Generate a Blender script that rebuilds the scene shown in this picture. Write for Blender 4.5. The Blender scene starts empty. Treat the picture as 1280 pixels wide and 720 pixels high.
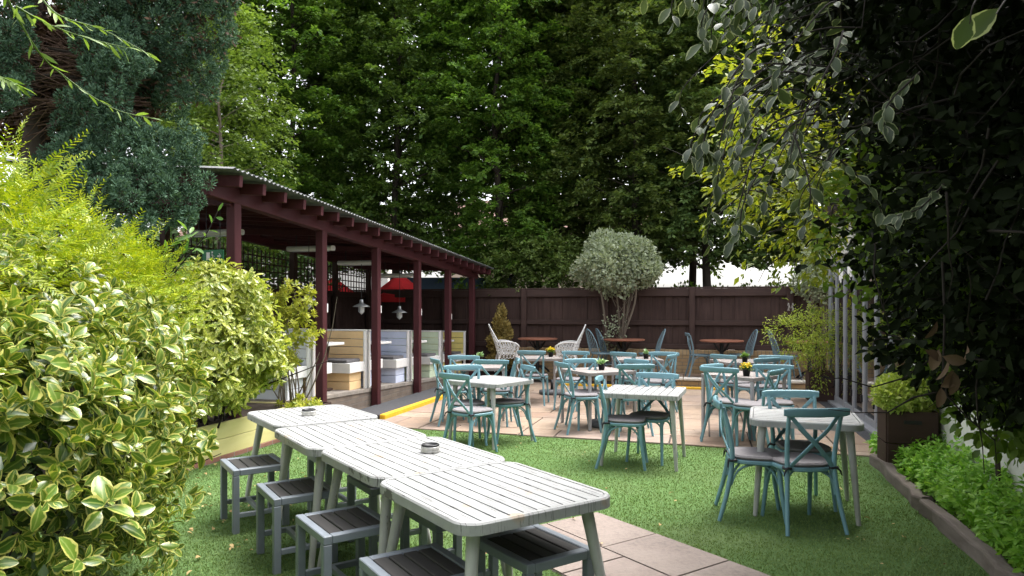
import bpy, math, random
import numpy as np
from mathutils import Vector, Matrix
random.seed(7)
rng = np.random.default_rng(11)
R = math.radians
scene = bpy.context.scene
col = scene.collection

# ------------------------------------------------------------------ camera
cam_d = bpy.data.cameras.new('camera')
cam = bpy.data.objects.new('camera', cam_d); col.objects.link(cam)
cam.location = (0, 0, 1.58); cam.rotation_euler = (R(90), 0, 0)
cam_d.sensor_width = 36; cam_d.lens = 24.19; cam_d.shift_y = 0.0203
cam_d.clip_start = 0.05; cam_d.clip_end = 2000
scene.camera = cam

# ------------------------------------------------------------------ sky, sun, exposure
SUN_EL, SUN_AZ = 64, 54          # azimuth clockwise from +Y (view direction)
w = bpy.data.worlds.new('World'); scene.world = w; w.use_nodes = True
nt = w.node_tree; nt.nodes.clear()
sky = nt.nodes.new('ShaderNodeTexSky'); sky.sky_type = 'NISHITA'; sky.sun_disc = False
sky.sun_elevation = R(SUN_EL); sky.sun_rotation = R(SUN_AZ); sky.dust_density = 5; sky.air_density = 1.0; sky.ozone_density = 1.0
hs = nt.nodes.new('ShaderNodeHueSaturation'); hs.inputs['Saturation'].default_value = 0.22
bg = nt.nodes.new('ShaderNodeBackground'); bg.inputs['Strength'].default_value = 0.15
wo = nt.nodes.new('ShaderNodeOutputWorld')
nt.links.new(sky.outputs[0], hs.inputs['Color']); nt.links.new(hs.outputs[0], bg.inputs['Color']); nt.links.new(bg.outputs[0], wo.inputs[0])
sl = bpy.data.lights.new('sun', 'SUN'); sl.energy = .8; sl.angle = R(35); sl.color = (1, .975, .94)
so = bpy.data.objects.new('sun', sl); col.objects.link(so)
sd = Vector((math.sin(R(SUN_AZ))*math.cos(R(SUN_EL)), math.cos(R(SUN_AZ))*math.cos(R(SUN_EL)), math.sin(R(SUN_EL))))
so.rotation_euler = sd.to_track_quat('Z', 'Y').to_euler(); so.location = (0, 0, 20)
vs = scene.view_settings
vs.view_transform = 'Standard'; vs.look = 'None'; vs.gamma = 1; vs.exposure = 2.15; vs.use_curve_mapping = False
scene.cycles.max_bounces = 8; scene.cycles.transparent_max_bounces = 12
scene.cycles.use_denoising = True

# ------------------------------------------------------------------ helpers
def V(*a): return Vector(a)
def tag(o, label=None, cat=None, group=None, kind=None):
    if label: o['label'] = label
    if cat: o['category'] = cat
    if group: o['group'] = group
    if kind: o['kind'] = kind
    return o
def empty(name, loc, rz=0, label=None, cat=None, group=None):
    o = bpy.data.objects.new(name, None); col.objects.link(o)
    o.location = loc; o.rotation_euler = (0, 0, rz); o.empty_display_size = .1
    return tag(o, label, cat, group)
def copy_tree(o, parent=None):
    c = o.copy(); col.objects.link(c)
    if parent: c.parent = parent
    for ch in list(o.children): copy_tree(ch, c)
    return c
def clear_group(o):
    for k in ('label', 'group'):
        if k in o: del o[k]

class MB:
    """collects shapes, links them as one mesh object"""
    def __init__(s): s.v = []; s.f = []; s.sm = []
    def add(s, vs, fs, smooth=False):
        n = len(s.v); s.v += [tuple(v) for v in vs]; s.f += [tuple(i+n for i in f) for f in fs]; s.sm += [smooth]*len(fs)
    def box(s, c, size, rot=None, ch=0.004):
        hx, hy, hz = size[0]/2, size[1]/2, size[2]/2
        b = min(ch, hx*.45, hy*.45, hz*.45)
        vs = []; idx = {}
        for sx in (-1, 1):
            for sy in (-1, 1):
                for sz in (-1, 1):
                    for a in range(3):
                        p = [sx*(hx-b), sy*(hy-b), sz*(hz-b)]
                        p[a] = (sx*hx, sy*hy, sz*hz)[a]
                        idx[(sx, sy, sz, a)] = len(vs); vs.append(Vector(p))
        fs = []
        def F(*k): fs.append([idx[q] for q in k])
        for t in (-1, 1):
            F((t,-1,-1,0), (t,1,-1,0), (t,1,1,0), (t,-1,1,0))
            F((-1,t,-1,1), (1,t,-1,1), (1,t,1,1), (-1,t,1,1))
            F((-1,-1,t,2), (1,-1,t,2), (1,1,t,2), (-1,1,t,2))
            for u in (-1, 1):
                F((t,u,-1,0), (t,u,1,0), (t,u,1,1), (t,u,-1,1))
                F((t,-1,u,0), (t,1,u,0), (t,1,u,2), (t,-1,u,2))
                F((-1,t,u,1), (1,t,u,1), (1,t,u,2), (-1,t,u,2))
                for q in (-1, 1): F((t,u,q,0), (t,u,q,1), (t,u,q,2))
        out = []
        for f in fs:
            a, b2, c2 = vs[f[0]], vs[f[1]], vs[f[2]]
            n = (b2-a).cross(c2-a); m = sum((vs[i] for i in f), Vector())
            out.append(f if n.dot(m) > 0 else f[::-1])
        M = rot if rot is not None else Matrix.Identity(3)
        c = Vector(c)
        s.add([M @ v + c for v in vs], out)
    def beam(s, a, b, wd, ht, ch=.004, up=(0, 0, 1)):
        a, b = Vector(a), Vector(b); d = (b-a); L = d.length; d.normalize()
        x = d.cross(Vector(up)).normalized(); z = x.cross(d)
        M = Matrix((x, d, z)).transposed()
        s.box((a+b)/2, (wd, L, ht), M, ch)
    def sweep(s, path, prof, up=(0, 0, 1), scale=None, caps=True, smooth=True):
        path = [Vector(p) for p in path]; n = len(path); k = len(prof)
        vs = []; upv = Vector(up)
        for i, p in enumerate(path):
            t = (path[min(i+1, n-1)] - path[max(i-1, 0)]).normalized()
            x = t.cross(upv)
            if x.length < 1e-4: x = t.cross(Vector((0, 1, 0.01)))
            x.normalize(); y = x.cross(t)
            sc = scale[i] if scale else 1
            for (u, v) in prof: vs.append(p + x*u*sc + y*v*sc)
        fs = []
        for i in range(n-1):
            for j in range(k):
                fs.append((i*k+j, i*k+(j+1) % k, (i+1)*k+(j+1) % k, (i+1)*k+j))
        s.add(vs, fs, smooth)
        if caps:
            s.add(vs[:k], [tuple(range(k))]); s.add(vs[-k:], [tuple(range(k))[::-1]])
    def tube(s, path, r, n=8, up=(0.13, 0.99, 0.05), caps=True):
        if not hasattr(r, '__len__'): r = [r]*len(path)
        s.sweep(path, circ(1, n), up, list(r), caps)
    def prism(s, pts, z0, z1, inset=0.0, M=None):
        n = len(pts); c = sum((Vector(p) for p in pts), Vector((0, 0)))/n
        def ring(z, sc): return [Vector((c.x+(p[0]-c.x)*sc, c.y+(p[1]-c.y)*sc, z)) for p in pts]
        rad = max((Vector(p)-c).length for p in pts); q = 1-inset/rad
        rings = [ring(z0, q), ring(z0+inset, 1), ring(z1-inset, 1), ring(z1, q)] if inset else [ring(z0, 1), ring(z1, 1)]
        vs = sum(rings, []); fs = []
        for i in range(len(rings)-1):
            for j in range(n): fs.append((i*n+j, i*n+(j+1) % n, (i+1)*n+(j+1) % n, (i+1)*n+j))
        fs.append(tuple(range(n))[::-1]); fs.append(tuple(range((len(rings)-1)*n, len(rings)*n)))
        if M is not None: vs = [M @ v for v in vs]
        s.add(vs, fs)
    def lathe(s, prof, c=(0, 0, 0), n=20, smooth=True):
        vs = []; k = len(prof)
        for (r, z) in prof:
            for j in range(n):
                a = 2*math.pi*j/n; vs.append((c[0]+r*math.cos(a), c[1]+r*math.sin(a), c[2]+z))
        fs = [(i*n+j, i*n+(j+1) % n, (i+1)*n+(j+1) % n, (i+1)*n+j) for i in range(k-1) for j in range(n)]
        s.add(vs, fs, smooth)
    def build(s, name, mat, parent=None, loc=None):
        me = bpy.data.meshes.new(name); me.from_pydata(s.v, [], s.f); me.materials.append(mat)
        me.polygons.foreach_set('use_smooth', s.sm); me.update()
        o = bpy.data.objects.new(name, me); col.objects.link(o)
        if parent: o.parent = parent
        if loc is not None: o.location = loc
        return o
def circ(r, n=8): return [(r*math.cos(2*math.pi*i/n), r*math.sin(2*math.pi*i/n)) for i in range(n)]
def rprof(wd, ht, r, m=2):
    out = []
    for cx, cy, a0 in ((wd/2-r, ht/2-r, 0), (-wd/2+r, ht/2-r, 90), (-wd/2+r, -ht/2+r, 180), (wd/2-r, -ht/2+r, 270)):
        for i in range(m+1):
            a = R(a0+90*i/m); out.append((cx+r*math.cos(a), cy+r*math.sin(a)))
    return out
def smoothpath(pts, n=6):
    pts = [Vector(p) for p in pts]; out = []
    for i in range(len(pts)-1):
        p0, p1, p2, p3 = pts[max(i-1, 0)], pts[i], pts[i+1], pts[min(i+2, len(pts)-1)]
        for j in range(n):
            t = j/n
            out.append(.5*((2*p1)+(p2-p0)*t+(2*p0-5*p1+4*p2-p3)*t*t+(3*p1-p0-3*p2+p3)*t**3))
    return out+[pts[-1]]

# ------------------------------------------------------------------ materials
def new_mat(name):
    m = bpy.data.materials.new(name); m.use_nodes = True
    n = m.node_tree; n.nodes.clear()
    out = n.nodes.new('ShaderNodeOutputMaterial'); b = n.nodes.new('ShaderNodeBsdfPrincipled')
    n.links.new(b.outputs[0], out.inputs[0])
    return m, n, b, out
def N(n, t, **k):
    x = n.nodes.new(t)
    for a, v in k.items():
        if a in x.inputs: x.inputs[a].default_value = v
        else: setattr(x, a, v)
    return x
def L(n, a, b): n.links.new(a, b)
def mixc(n, fac, a, b, mode='MIX'):
    m = n.nodes.new('ShaderNodeMix'); m.data_type = 'RGBA'; m.blend_type = mode
    for sock, val in ((m.inputs[0], fac), (m.inputs[6], a), (m.inputs[7], b)):
        if hasattr(val, 'type') and hasattr(val, 'links'): n.links.new(val, sock)
        elif isinstance(val, (int, float)): sock.default_value = val
        else: sock.default_value = (*val, 1) if len(val) == 3 else val
    return m.outputs[2]
def ramp(n, src, stops):
    r = n.nodes.new('ShaderNodeValToRGB'); e = r.color_ramp.elements
    while len(e) < len(stops): e.new(.5)
    for q, (p, c) in zip(e, stops): q.position = p; q.color = (*c, 1) if len(c) == 3 else c
    n.links.new(src, r.inputs[0]); return r.outputs[0]
def coords(n, scale=(1, 1, 1), kind='Object', rot=(0, 0, 0)):
    t = n.nodes.new('ShaderNodeTexCoord'); m = n.nodes.new('ShaderNodeMapping')
    m.inputs['Scale'].default_value = scale; m.inputs['Rotation'].default_value = rot
    if kind == 'Object':
        oi = n.nodes.new('ShaderNodeObjectInfo'); sc = n.nodes.new('ShaderNodeVectorMath'); sc.operation = 'SCALE'; sc.inputs[0].default_value = (13.1, 7.7, 19.3)
        n.links.new(oi.outputs['Random'], sc.inputs['Scale']); ad = n.nodes.new('ShaderNodeVectorMath'); ad.operation = 'ADD'
        n.links.new(t.outputs[kind], ad.inputs[0]); n.links.new(sc.outputs[0], ad.inputs[1]); n.links.new(ad.outputs[0], m.inputs[0])
    else: n.links.new(t.outputs[kind], m.inputs[0])
    return m.outputs[0]
def noise(n, vec, scale, detail=4, rough=.6):
    x = N(n, 'ShaderNodeTexNoise', Scale=scale, Detail=detail, Roughness=rough); n.links.new(vec, x.inputs['Vector']); return x.outputs[0]
def bump(n, b, h, strength=.3, dist=.005):
    x = N(n, 'ShaderNodeBump', Strength=strength, Distance=dist); n.links.new(h, x.inputs['Height']); n.links.new(x.outputs[0], b.inputs['Normal'])
def paint(name, c, rough=.5, var=.18, scale=6, wear=None, wear_amt=.0, stretch=(1, 1, 1), spec=.4, bmp=.15, wscale=22, metal=0):
    m, n, b, o = new_mat(name)
    co = coords(n, stretch); nz = noise(n, co, scale, 5)
    dark = tuple(x*(1-var) for x in c); light = tuple(min(1, x*(1+var)) for x in c)
    cc = ramp(n, nz, [(.3, dark), (.7, light)])
    if wear:
        wz = noise(n, co, wscale, 6, .7)
        mk = ramp(n, wz, [(1-wear_amt-.02, (0, 0, 0)), (1-wear_amt+.02, (1, 1, 1))])
        cc = mixc(n, mk, cc, wear)
    L(n, cc, b.inputs['Base Color']); b.inputs['Roughness'].default_value = rough; b.inputs['Specular IOR Level'].default_value = spec
    b.inputs['Metallic'].default_value = metal
    if bmp: bump(n, b, noise(n, co, scale*6, 4), bmp, .003)
    return m
def wood(name, c1, c2, axis='z', rough=.7, grain=18, bmp=.35, streak=None):
    m, n, b, o = new_mat(name)
    st = {'z': (grain, grain, 1.2), 'x': (1.2, grain, grain), 'y': (grain, 1.2, grain)}[axis]
    nz = noise(n, coords(n, st), 1.6, 6, .65); big = noise(n, coords(n), 1.7, 3)
    cc = ramp(n, nz, [(.3, c1), (.68, c2)])
    cc = mixc(n, .45, cc, ramp(n, big, [(.3, c1), (.75, c2)]))
    if streak:
        s2 = noise(n, coords(n, st), 4.2, 5, .7)
        cc = mixc(n, ramp(n, s2, [(.66, (0, 0, 0)), (.74, (1, 1, 1))]), cc, streak)
    L(n, cc, b.inputs['Base Color']); b.inputs['Roughness'].default_value = rough; b.inputs['Specular IOR Level'].default_value = .25
    bump(n, b, nz, bmp, .004); return m
def leafmat(name, c1, c2, edge=None, ew=.45, trans=.35, rough=.45, spec=.35, tc=None, midrib=None, blotch=None):
    """c1..c2 by per-leaf random; edge colour towards the margin (luv.x = -1..1 across, luv.y = 0..1 along)"""
    m, n, b, o = new_mat(name)
    at = N(n, 'ShaderNodeAttribute', attribute_name='luv'); sx = n.nodes.new('ShaderNodeSeparateXYZ'); L(n, at.outputs['Vector'], sx.inputs[0])
    cc = ramp(n, sx.outputs[2], [(0, c1), (.9, c2)])
    ab = N(n, 'ShaderNodeMath', operation='ABSOLUTE'); L(n, sx.outputs[0], ab.inputs[0])
    if blotch:
        bz = noise(n, coords(n), 90, 2)
        cc = mixc(n, ramp(n, bz, [(.52, (0, 0, 0)), (.6, (1, 1, 1))]), cc, blotch)
    if edge:
        nz = noise(n, coords(n), 55, 3); ad = N(n, 'ShaderNodeMath', operation='MULTIPLY_ADD')
        L(n, nz, ad.inputs[0]); ad.inputs[1].default_value = .9; ad.inputs[2].default_value = -.45
        su = N(n, 'ShaderNodeMath', operation='ADD'); L(n, ad.outputs[0], su.inputs[0]); L(n, ab.outputs[0], su.inputs[1])
        cc = mixc(n, ramp(n, su.outputs[0], [(ew, (0, 0, 0)), (ew+.12, (1, 1, 1))]), cc, edge)
    if midrib:
        cc = mixc(n, ramp(n, ab.outputs[0], [(.03, (.7, .7, .7)), (.13, (0, 0, 0))]), cc, midrib)
    L(n, cc, b.inputs['Base Color']); b.inputs['Roughness'].default_value = rough; b.inputs['Specular IOR Level'].default_value = spec
    if trans:
        tr = n.nodes.new('ShaderNodeBsdfTranslucent'); mx = n.nodes.new('ShaderNodeMixShader'); mx.inputs[0].default_value = trans
        t2 = mixc(n, 1.0, cc, tc or (1.25, 1.3, .6), 'MULTIPLY'); L(n, t2, tr.inputs[0])
        L(n, b.outputs[0], mx.inputs[1]); L(n, tr.outputs[0], mx.inputs[2]); L(n, mx.outputs[0], o.inputs[0])
    return m

# ------------------------------------------------------------------ foliage
def tmpl_kite(wd=.5, fold=.1):
    return (np.array([(0, 0, 0), (-wd/2, .45, fold), (0, 1, -.05), (wd/2, .45, fold)]), [(0, 2, 1), (0, 3, 2)],
            np.array([(0, 0), (-1, .45), (0, 1), (1, .45)]))
def tmpl_quad(wd=.3):
    return (np.array([(-wd*.3, 0, 0), (wd*.3, 0, 0), (wd/2, .6, .02), (0, 1, -.06), (-wd/2, .6, .02)]), [(0, 1, 2, 3, 4)],
            np.array([(-1, 0), (1, 0), (1, .6), (0, 1), (-1, .6)]))
def tmpl_oval(wd=.5, curl=.25, fold=.16, pet=.08):
    rows = [(0, .03), (pet, .05), (.25, .62), (.5, 1.0), (.75, .82), (.92, .42), (1, .02)]
    vs = []; uv = []
    for v, h in rows:
        z = -curl*(v-.2)**2
        for u in (-1, -.55, 0, .55, 1):
            vs.append((u*h*wd/2, v, z+fold*h*wd*abs(u))); uv.append((u, v))
    fs = [(i*5+j, i*5+j+1, (i+1)*5+j+1, (i+1)*5+j) for i in range(len(rows)-1) for j in range(4)]
    return np.array(vs), fs, np.array(uv)
def tmpl_oval_lo(wd=.5, curl=.2, fold=.16):
    rows = [(0, .05), (.3, .85), (.65, .95), (1, .03)]
    vs = []; uv = []
    for v, h in rows:
        for u in (-1, 0, 1): vs.append((u*h*wd/2, v, -curl*(v-.2)**2+fold*h*wd*abs(u))); uv.append((u, v))
    fs = [(i*3+j, i*3+j+1, (i+1)*3+j+1, (i+1)*3+j) for i in range(3) for j in range(2)]
    return np.array(vs), fs, np.array(uv)
def nrm(a): return a/np.maximum(np.linalg.norm(a, axis=-1, keepdims=True), 1e-9)
def leaves(name, P, D, Nn, S, tm, mat, parent=None, smooth=True, kind=None, wide=None):
    tv, tf, tuv = tm; n = len(P)
    D = nrm(D); X = nrm(np.cross(D, Nn)); Z = np.cross(X, D)
    S = np.asarray(S).reshape(-1, 1, 1) if hasattr(S, '__len__') else S
    vx = tv[None, :, 0:1]*(wide.reshape(-1, 1, 1) if wide is not None else 1)
    vs = P[:, None, :]+S*(vx*X[:, None, :]+tv[None, :, 1:2]*D[:, None, :]+tv[None, :, 2:3]*Z[:, None, :])
    k = len(tv); base = (np.arange(n)*k)
    loops = []; starts = []; tot = []
    fl = np.array([i for f in tf for i in f]); ln = np.array([len(f) for f in tf])
    loops = (base[:, None]+fl[None, :]).ravel()
    tot = np.tile(ln, n); starts = np.concatenate([[0], np.cumsum(tot)[:-1]])
    me = bpy.data.meshes.new(name)
    me.vertices.add(n*k); me.vertices.foreach_set('co', vs.reshape(-1).astype(np.float32))
    me.loops.add(len(loops)); me.loops.foreach_set('vertex_index', loops.astype(np.int32))
    me.polygons.add(len(tot)); me.polygons.foreach_set('loop_start', starts.astype(np.int32))
    me.polygons.foreach_set('loop_total', tot.astype(np.int32))
    if smooth: me.polygons.foreach_set('use_smooth', np.ones(len(tot), bool))
    me.update(calc_edges=True)
    at = me.attributes.new('luv', 'FLOAT_VECTOR', 'POINT')
    rr = np.repeat(rng.random(n), k)
    lu = np.concatenate([np.tile(tuv, (n, 1)), rr[:, None]], 1)
    at.data.foreach_set('vector', lu.reshape(-1).astype(np.float32))
    me.materials.append(mat)
    o = bpy.data.objects.new(name, me); col.objects.link(o)
    if parent:
        o.parent = parent
        pl = np.array(parent.location)
        o.location = tuple(-pl)      # leaf coordinates are world coordinates; parents are never rotated here
    if kind: o['kind'] = kind
    return o
def rvec(n): return nrm(rng.normal(size=(n, 3)))
def shell(blobs, n, depth=.25, lump=.08):
    """random points near the skin of a union of ellipsoids (cx,cy,cz,rx,ry,rz), with outward normals"""
    B = np.array(blobs, float); ar = (B[:, 3]*B[:, 4]+B[:, 4]*B[:, 5]+B[:, 3]*B[:, 5]); pr = ar/ar.sum()
    out = []; no = []
    need = n
    while need > 0:
        m = int(need*2)+50; i = rng.choice(len(B), m, p=pr); d = rvec(m)
        rad = 1-depth*rng.random(m)**1.5+lump*np.sin(d[:, 0]*7+i)*np.sin(d[:, 1]*6+2*i)*np.sin(d[:, 2]*8)
        p = B[i, :3]+d*B[i, 3:]*rad[:, None]; g = nrm(d/B[i, 3:])
        q = (((p[:, None, :]-B[None, :, :3])/B[None, :, 3:])**2).sum(-1); q[np.arange(m), i] = 9
        ok = (q > (1-depth)**2*.92).all(1)
        out.append(p[ok][:need]); no.append(g[ok][:need]); need -= len(out[-1])
    return np.concatenate(out), np.concatenate(no)
def inside(blobs, n):
    B = np.array(blobs, float); vol = B[:, 3]*B[:, 4]*B[:, 5]; i = rng.choice(len(B), n, p=vol/vol.sum())
    return B[i, :3]+rvec(n)*B[i, 3:]*(rng.random(n)**(1/3))[:, None]
def twigs(name, mat, parent, starts, dirs, length, r=.006, bend=.4, n=4):
    m = MB(); off = parent.location if parent else Vector()
    for p, d in zip(starts, dirs):
        p = Vector(p); d = Vector(d).normalized(); L_ = length*random.uniform(.5, 1.3)
        path = [p-off]
        for k in range(4):
            d = (d+Vector((random.gauss(0, 1), random.gauss(0, 1), random.gauss(0, 1)))*bend*.4).normalized(); p = p+d*L_/4; path.append(p-off)
        m.tube(path, [r, r*.85, r*.7, r*.5, r*.3], n, caps=False)
    return m.build(name, mat, parent)
def foliage(name, blobs, n, size, tm, mat, parent, depth=.25, out=1.0, up=.4, rand=.8, lump=.08, clip=None, smooth=True, nup=.5, kind=None):
    P, G = shell(blobs, n, depth, lump)
    if clip is not None:
        k = clip(P); P, G = P[k], G[k]; n = len(P)
    D = G*out+rng.normal(size=(n, 3))*rand*.6+np.array([0, 0, up])
    Nn = rng.normal(size=(n, 3))*.5+np.array([0, 0, nup])+G*.5
    return leaves(name, P, D, Nn, size*(.6+.7*rng.random(n)), tm, mat, parent, smooth, kind)

# ------------------------------------------------------------------ site frame: 'a' runs along the pergola, 'b' across to the right
ANG = R(15.5); ax, ay = math.sin(ANG), math.cos(ANG)
def G(s, t, z=0): return Vector((s*ay+t*ax, -s*ax+t*ay, z))     # s across, t along
def px(x, y, z): Z = (1.58-z)*860/(y-386); return Vector(((x-640)*Z/860, Z, z))   # used once, while surveying furniture spots
RZ = -ANG                                                       # rotation of site-aligned things

# ------------------------------------------------------------------ ground
m_soil = paint('soil', (.045, .032, .022), .95, .4, 9, bmp=.5)
g = MB(); g.add([(-400, -400, -.03), (400, -400, -.03), (400, 400, -.03), (-400, 400, -.03)], [(0, 1, 2, 3)])
tag(g.build('ground', m_soil), kind='structure')
# turf
m, n, b, o = new_mat('turf')
co = coords(n); fine = noise(n, co, 260, 3, .8); mid = noise(n, co, 9, 4); big = noise(n, co, 1.1, 3)
cc = ramp(n, fine, [(.25, (.085, .135, .045)), (.75, (.17, .255, .09))])
cc = mixc(n, .4, cc, ramp(n, mid, [(.3, (.04, .13, .025)), (.7, (.085, .2, .05))]))
cc = mixc(n, ramp(n, big, [(.45, (0, 0, 0)), (.75, (.55, .55, .55))]), cc, (.13, .16, .07))
L(n, cc, b.inputs['Base Color']); b.inputs['Roughness'].default_value = .8; b.inputs['Specular IOR Level'].default_value = .15; bump(n, b, fine, .8, .012)
m_turf = m
E0, E1 = Vector((-.667, 8.82)), Vector((3.76, 7.35))            # turf / patio edge
ed = (E1-E0).normalized()
turf_poly = [(-6, -4), (6, -4), tuple(E0+ed*6.5), tuple(E0-ed*5)]
g = MB(); g.add([(*p, 0) for p in turf_poly], [(0, 1, 2, 3)])
tag(g.build('artificial_lawn', m_turf), kind='structure')
# patio: mortar bed + individually cut slabs
m_mortar = paint('mortar', (.06, .05, .042), .95, .3, 14)
m, n, b, o = new_mat('sandstone')
at = N(n, 'ShaderNodeAttribute', attribute_name='tone'); sx = n.nodes.new('ShaderNodeSeparateXYZ'); L(n, at.outputs['Vector'], sx.inputs[0])
cc = ramp(n, sx.outputs[0], [(0, (.27, .185, .135)), (.3, (.39, .29, .21)), (.55, (.47, .375, .285)), (.78, (.34, .26, .215)), (.9, (.38, .29, .245)), (1, (.25, .205, .185))])
nz = noise(n, coords(n, (1, 5, 1), rot=(0, 0, -ANG)), 2.2, 6, .65); spot = noise(n, coords(n), 26, 5, .7); dirt = noise(n, coords(n), .9, 4)
cc = mixc(n, ramp(n, nz, [(.35, (0, 0, 0)), (.7, (.75, .75, .75))]), cc, (.26, .165, .11))
cc = mixc(n, ramp(n, spot, [(.46, (0, 0, 0)), (.72, (.75, .75, .75))]), cc, (.19, .155, .13))
cc = mixc(n, ramp(n, dirt, [(.42, (0, 0, 0)), (.70, (.6, .6, .6))]), cc, (.19, .16, .14))
L(n, cc, b.inputs['Base Color']); b.inputs['Roughness'].default_value = .75; b.inputs['Specular IOR Level'].default_value = .3; bump(n, b, spot, .35, .006)
m_stone = m
TF = 13.9        # front of the raised terrace (t)
TW = 15.0        # wall and fence line (t)
SL, SR = -4.6, 2.145   # pergola side / glass door side (s)
def slabs(s0, s1, t0, t1, z, cut=None, gap=.010, seed=1, unit=.46):
    """random rectangular slab layout; returns an MB + tone list"""
    rr = random.Random(seed); mb = MB(); tones = []
    nx, ny = int(math.ceil((s1-s0)/unit)), int(math.ceil((t1-t0)/unit)); used = [[False]*ny for _ in range(nx)]
    for j in range(ny):
        for i in range(nx):
            if used[i][j]: continue
            wq, hq = rr.choice([(1, 1), (2, 1), (1, 2), (2, 2), (2, 1), (3, 2), (2, 2)])
            wq = min(wq, nx-i); hq = min(hq, ny-j)
            while any(used[i+a][j] for a in range(wq)): wq -= 1
            for a in range(wq):
                for c in range(hq): used[i+a][j+c] = True
            x0, x1, y0, y1 = s0+i*unit+gap, s0+(i+wq)*unit-gap, t0+j*unit+gap, t0+(j+hq)*unit-gap
            poly = [Vector((x0, y0)), Vector((x1, y0)), Vector((x1, y1)), Vector((x0, y1))]
            poly = [Vector(G(p.x, p.y).xy) for p in poly]
            if cut:
                poly = clip_poly(poly, *cut)
                if len(poly) < 3: continue
            zz = z+rr.uniform(-.0025, .0025); c = sum(poly, Vector((0, 0)))/len(poly); k = len(poly)
            nv = len(mb.v)
            top = [(*(c+(p-c)*(1-.006/max(.1, (p-c).length))), zz) for p in poly]
            mid_ = [(*p, zz-.005) for p in poly]; bot = [(*p, zz-.05) for p in poly]
            vs = top+mid_+bot
            fs = [tuple(range(k))]+[(a*k+q, (a+1)*k+q, (a+1)*k+(q+1) % k, a*k+(q+1) % k) for a in range(2) for q in range(k)]
            mb.add(vs, fs); tones += [rr.random()*.9]*(3*k)
    return mb, tones
def clip_poly(poly, p0, nrm_):
    out = []
    for i in range(len(poly)):
        a, b_ = poly[i], poly[(i+1) % len(poly)]; da, db = (a-p0).dot(nrm_), (b_-p0).dot(nrm_)
        if da >= 0: out.append(a)
        if (da >= 0) != (db >= 0): out.append(a+(b_-a)*(da/(da-db)))
    return out
def set_tone(o, tones):
    at = o.data.attributes.new('tone', 'FLOAT_VECTOR', 'POINT')
    at.data.foreach_set('vector', np.repeat(np.array(tones, np.float32), 3))
enorm = Vector((-ed.y, ed.x))
g = MB(); pp = [tuple(E0-ed*5), tuple(E0+ed*6.5), tuple(G(3.5, 16).xy), tuple(G(-6, 16).xy)]
g.add([(*p, .004) for p in pp], [(0, 1, 2, 3)]); tag(g.build('patio_bed', m_mortar), kind='structure')
mb, tn = slabs(-5.9, 2.6, 6.9, TF+.05, .016, (E0+enorm*.004, enorm), seed=4)
po = mb.build('patio', m_stone); set_tone(po, tn); tag(po, kind='structure')
# paved path through the lawn, under the long row of tables
RU = Vector((.563, -.826)); RV = Vector((.826, .563))           # row direction (towards the camera) and its right
m_path, n, b, o = new_mat('weathered_path_stone')
at = N(n, 'ShaderNodeAttribute', attribute_name='tone'); sx = n.nodes.new('ShaderNodeSeparateXYZ'); L(n, at.outputs['Vector'], sx.inputs[0])
cc = ramp(n, sx.outputs[0], [(.9, (.20, .155, .135)), (.96, (.25, .20, .17)), (1, (.22, .165, .145))])
spot = noise(n, coords(n), 34, 5, .75); dirt = noise(n, coords(n), 2.2, 5)
cc = mixc(n, ramp(n, spot, [(.45, (0, 0, 0)), (.7, (.7, .7, .7))]), cc, (.11, .09, .08)); cc = mixc(n, ramp(n, dirt, [(.4, (0, 0, 0)), (.7, (.6, .6, .6))]), cc, (.33, .27, .23))
L(n, cc, b.inputs['Base Color']); b.inputs['Roughness'].default_value = .8; bump(n, b, spot, .5, .006)
def path_slabs():
    mb = MB(); tones = []; rr = random.Random(3)
    base = Vector((.66, 5.32))                                   # far right corner
    for i in range(9):
        for j in range(2):
            u0, u1 = i*.62+.006+(.2 if j else 0), (i+1)*.62-.006+(.2 if j else 0)
            if j and i == 0: u0 = .006
            v0, v1 = -.5*(j+1)+.006, -.5*j-.006
            c = [base+RU*u+RV*v for u, v in ((u0, v0), (u0, v1), (u1, v1), (u1, v0))]
            zz = .012+rr.uniform(-.002, .002)
            mb.add([(*p, zz) for p in c]+[(*p, zz-.03) for p in c], [(0, 3, 2, 1), (0, 1, 5, 4), (1, 2, 6, 5), (2, 3, 7, 6), (3, 0, 4, 7)]); tones += [rr.uniform(.93, 1)]*8
    o = mb.build('stone_path', m_path); set_tone(o, tones); return tag(o, kind='structure')
path_slabs()
g = MB(); base = Vector((.66, 5.32)); c = [base+RU*u+RV*v for u, v in ((-.01, -1.01), (-.01, .01), (6, .01), (6, -1.01))]
g.add([(*p, .003) for p in c], [(0, 3, 2, 1)]); tag(g.build('path_bed', m_mortar), kind='structure')
# grass blades of the artificial lawn
def lawn_blades(nb):
    Z = 2.2+(rng.random(nb)**1.6)*7.2; X = (rng.random(nb)*2-1)*(Z*.78+.15)
    P = np.stack([X, Z, np.zeros(nb)], 1)
    k = ((P[:, :2]-np.array(E0))@np.array(enorm)) < -.01
    q = P[:, :2]-np.array(base); uu = q@np.array(RU); vv = q@np.array(RV)
    k &= ~((uu > -.01) & (vv > -1.0) & (vv < .0))
    k &= X < 1.70+.2756*Z
    P = P[k]; nb = len(P)
    D = rng.normal(size=(nb, 3))*.6+np.array([0, 0, 1.]); D[:, 2] = np.abs(D[:, 2])
    tm = (np.array([(-.5, 0, 0), (.5, 0, 0), (.12, 1, 0)]), [(0, 1, 2)], np.array([(-1, 0), (1, 0), (0, 1)]))
    S = .008+.012*rng.random(nb)
    return leaves('lawn_pile', P, D, rvec(nb), S, (tm[0]*np.array([.24, 1, 1]), tm[1], tm[2]), m_blade, None, False, 'stuff', wide=.8+P[:, 1]*.22)
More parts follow.
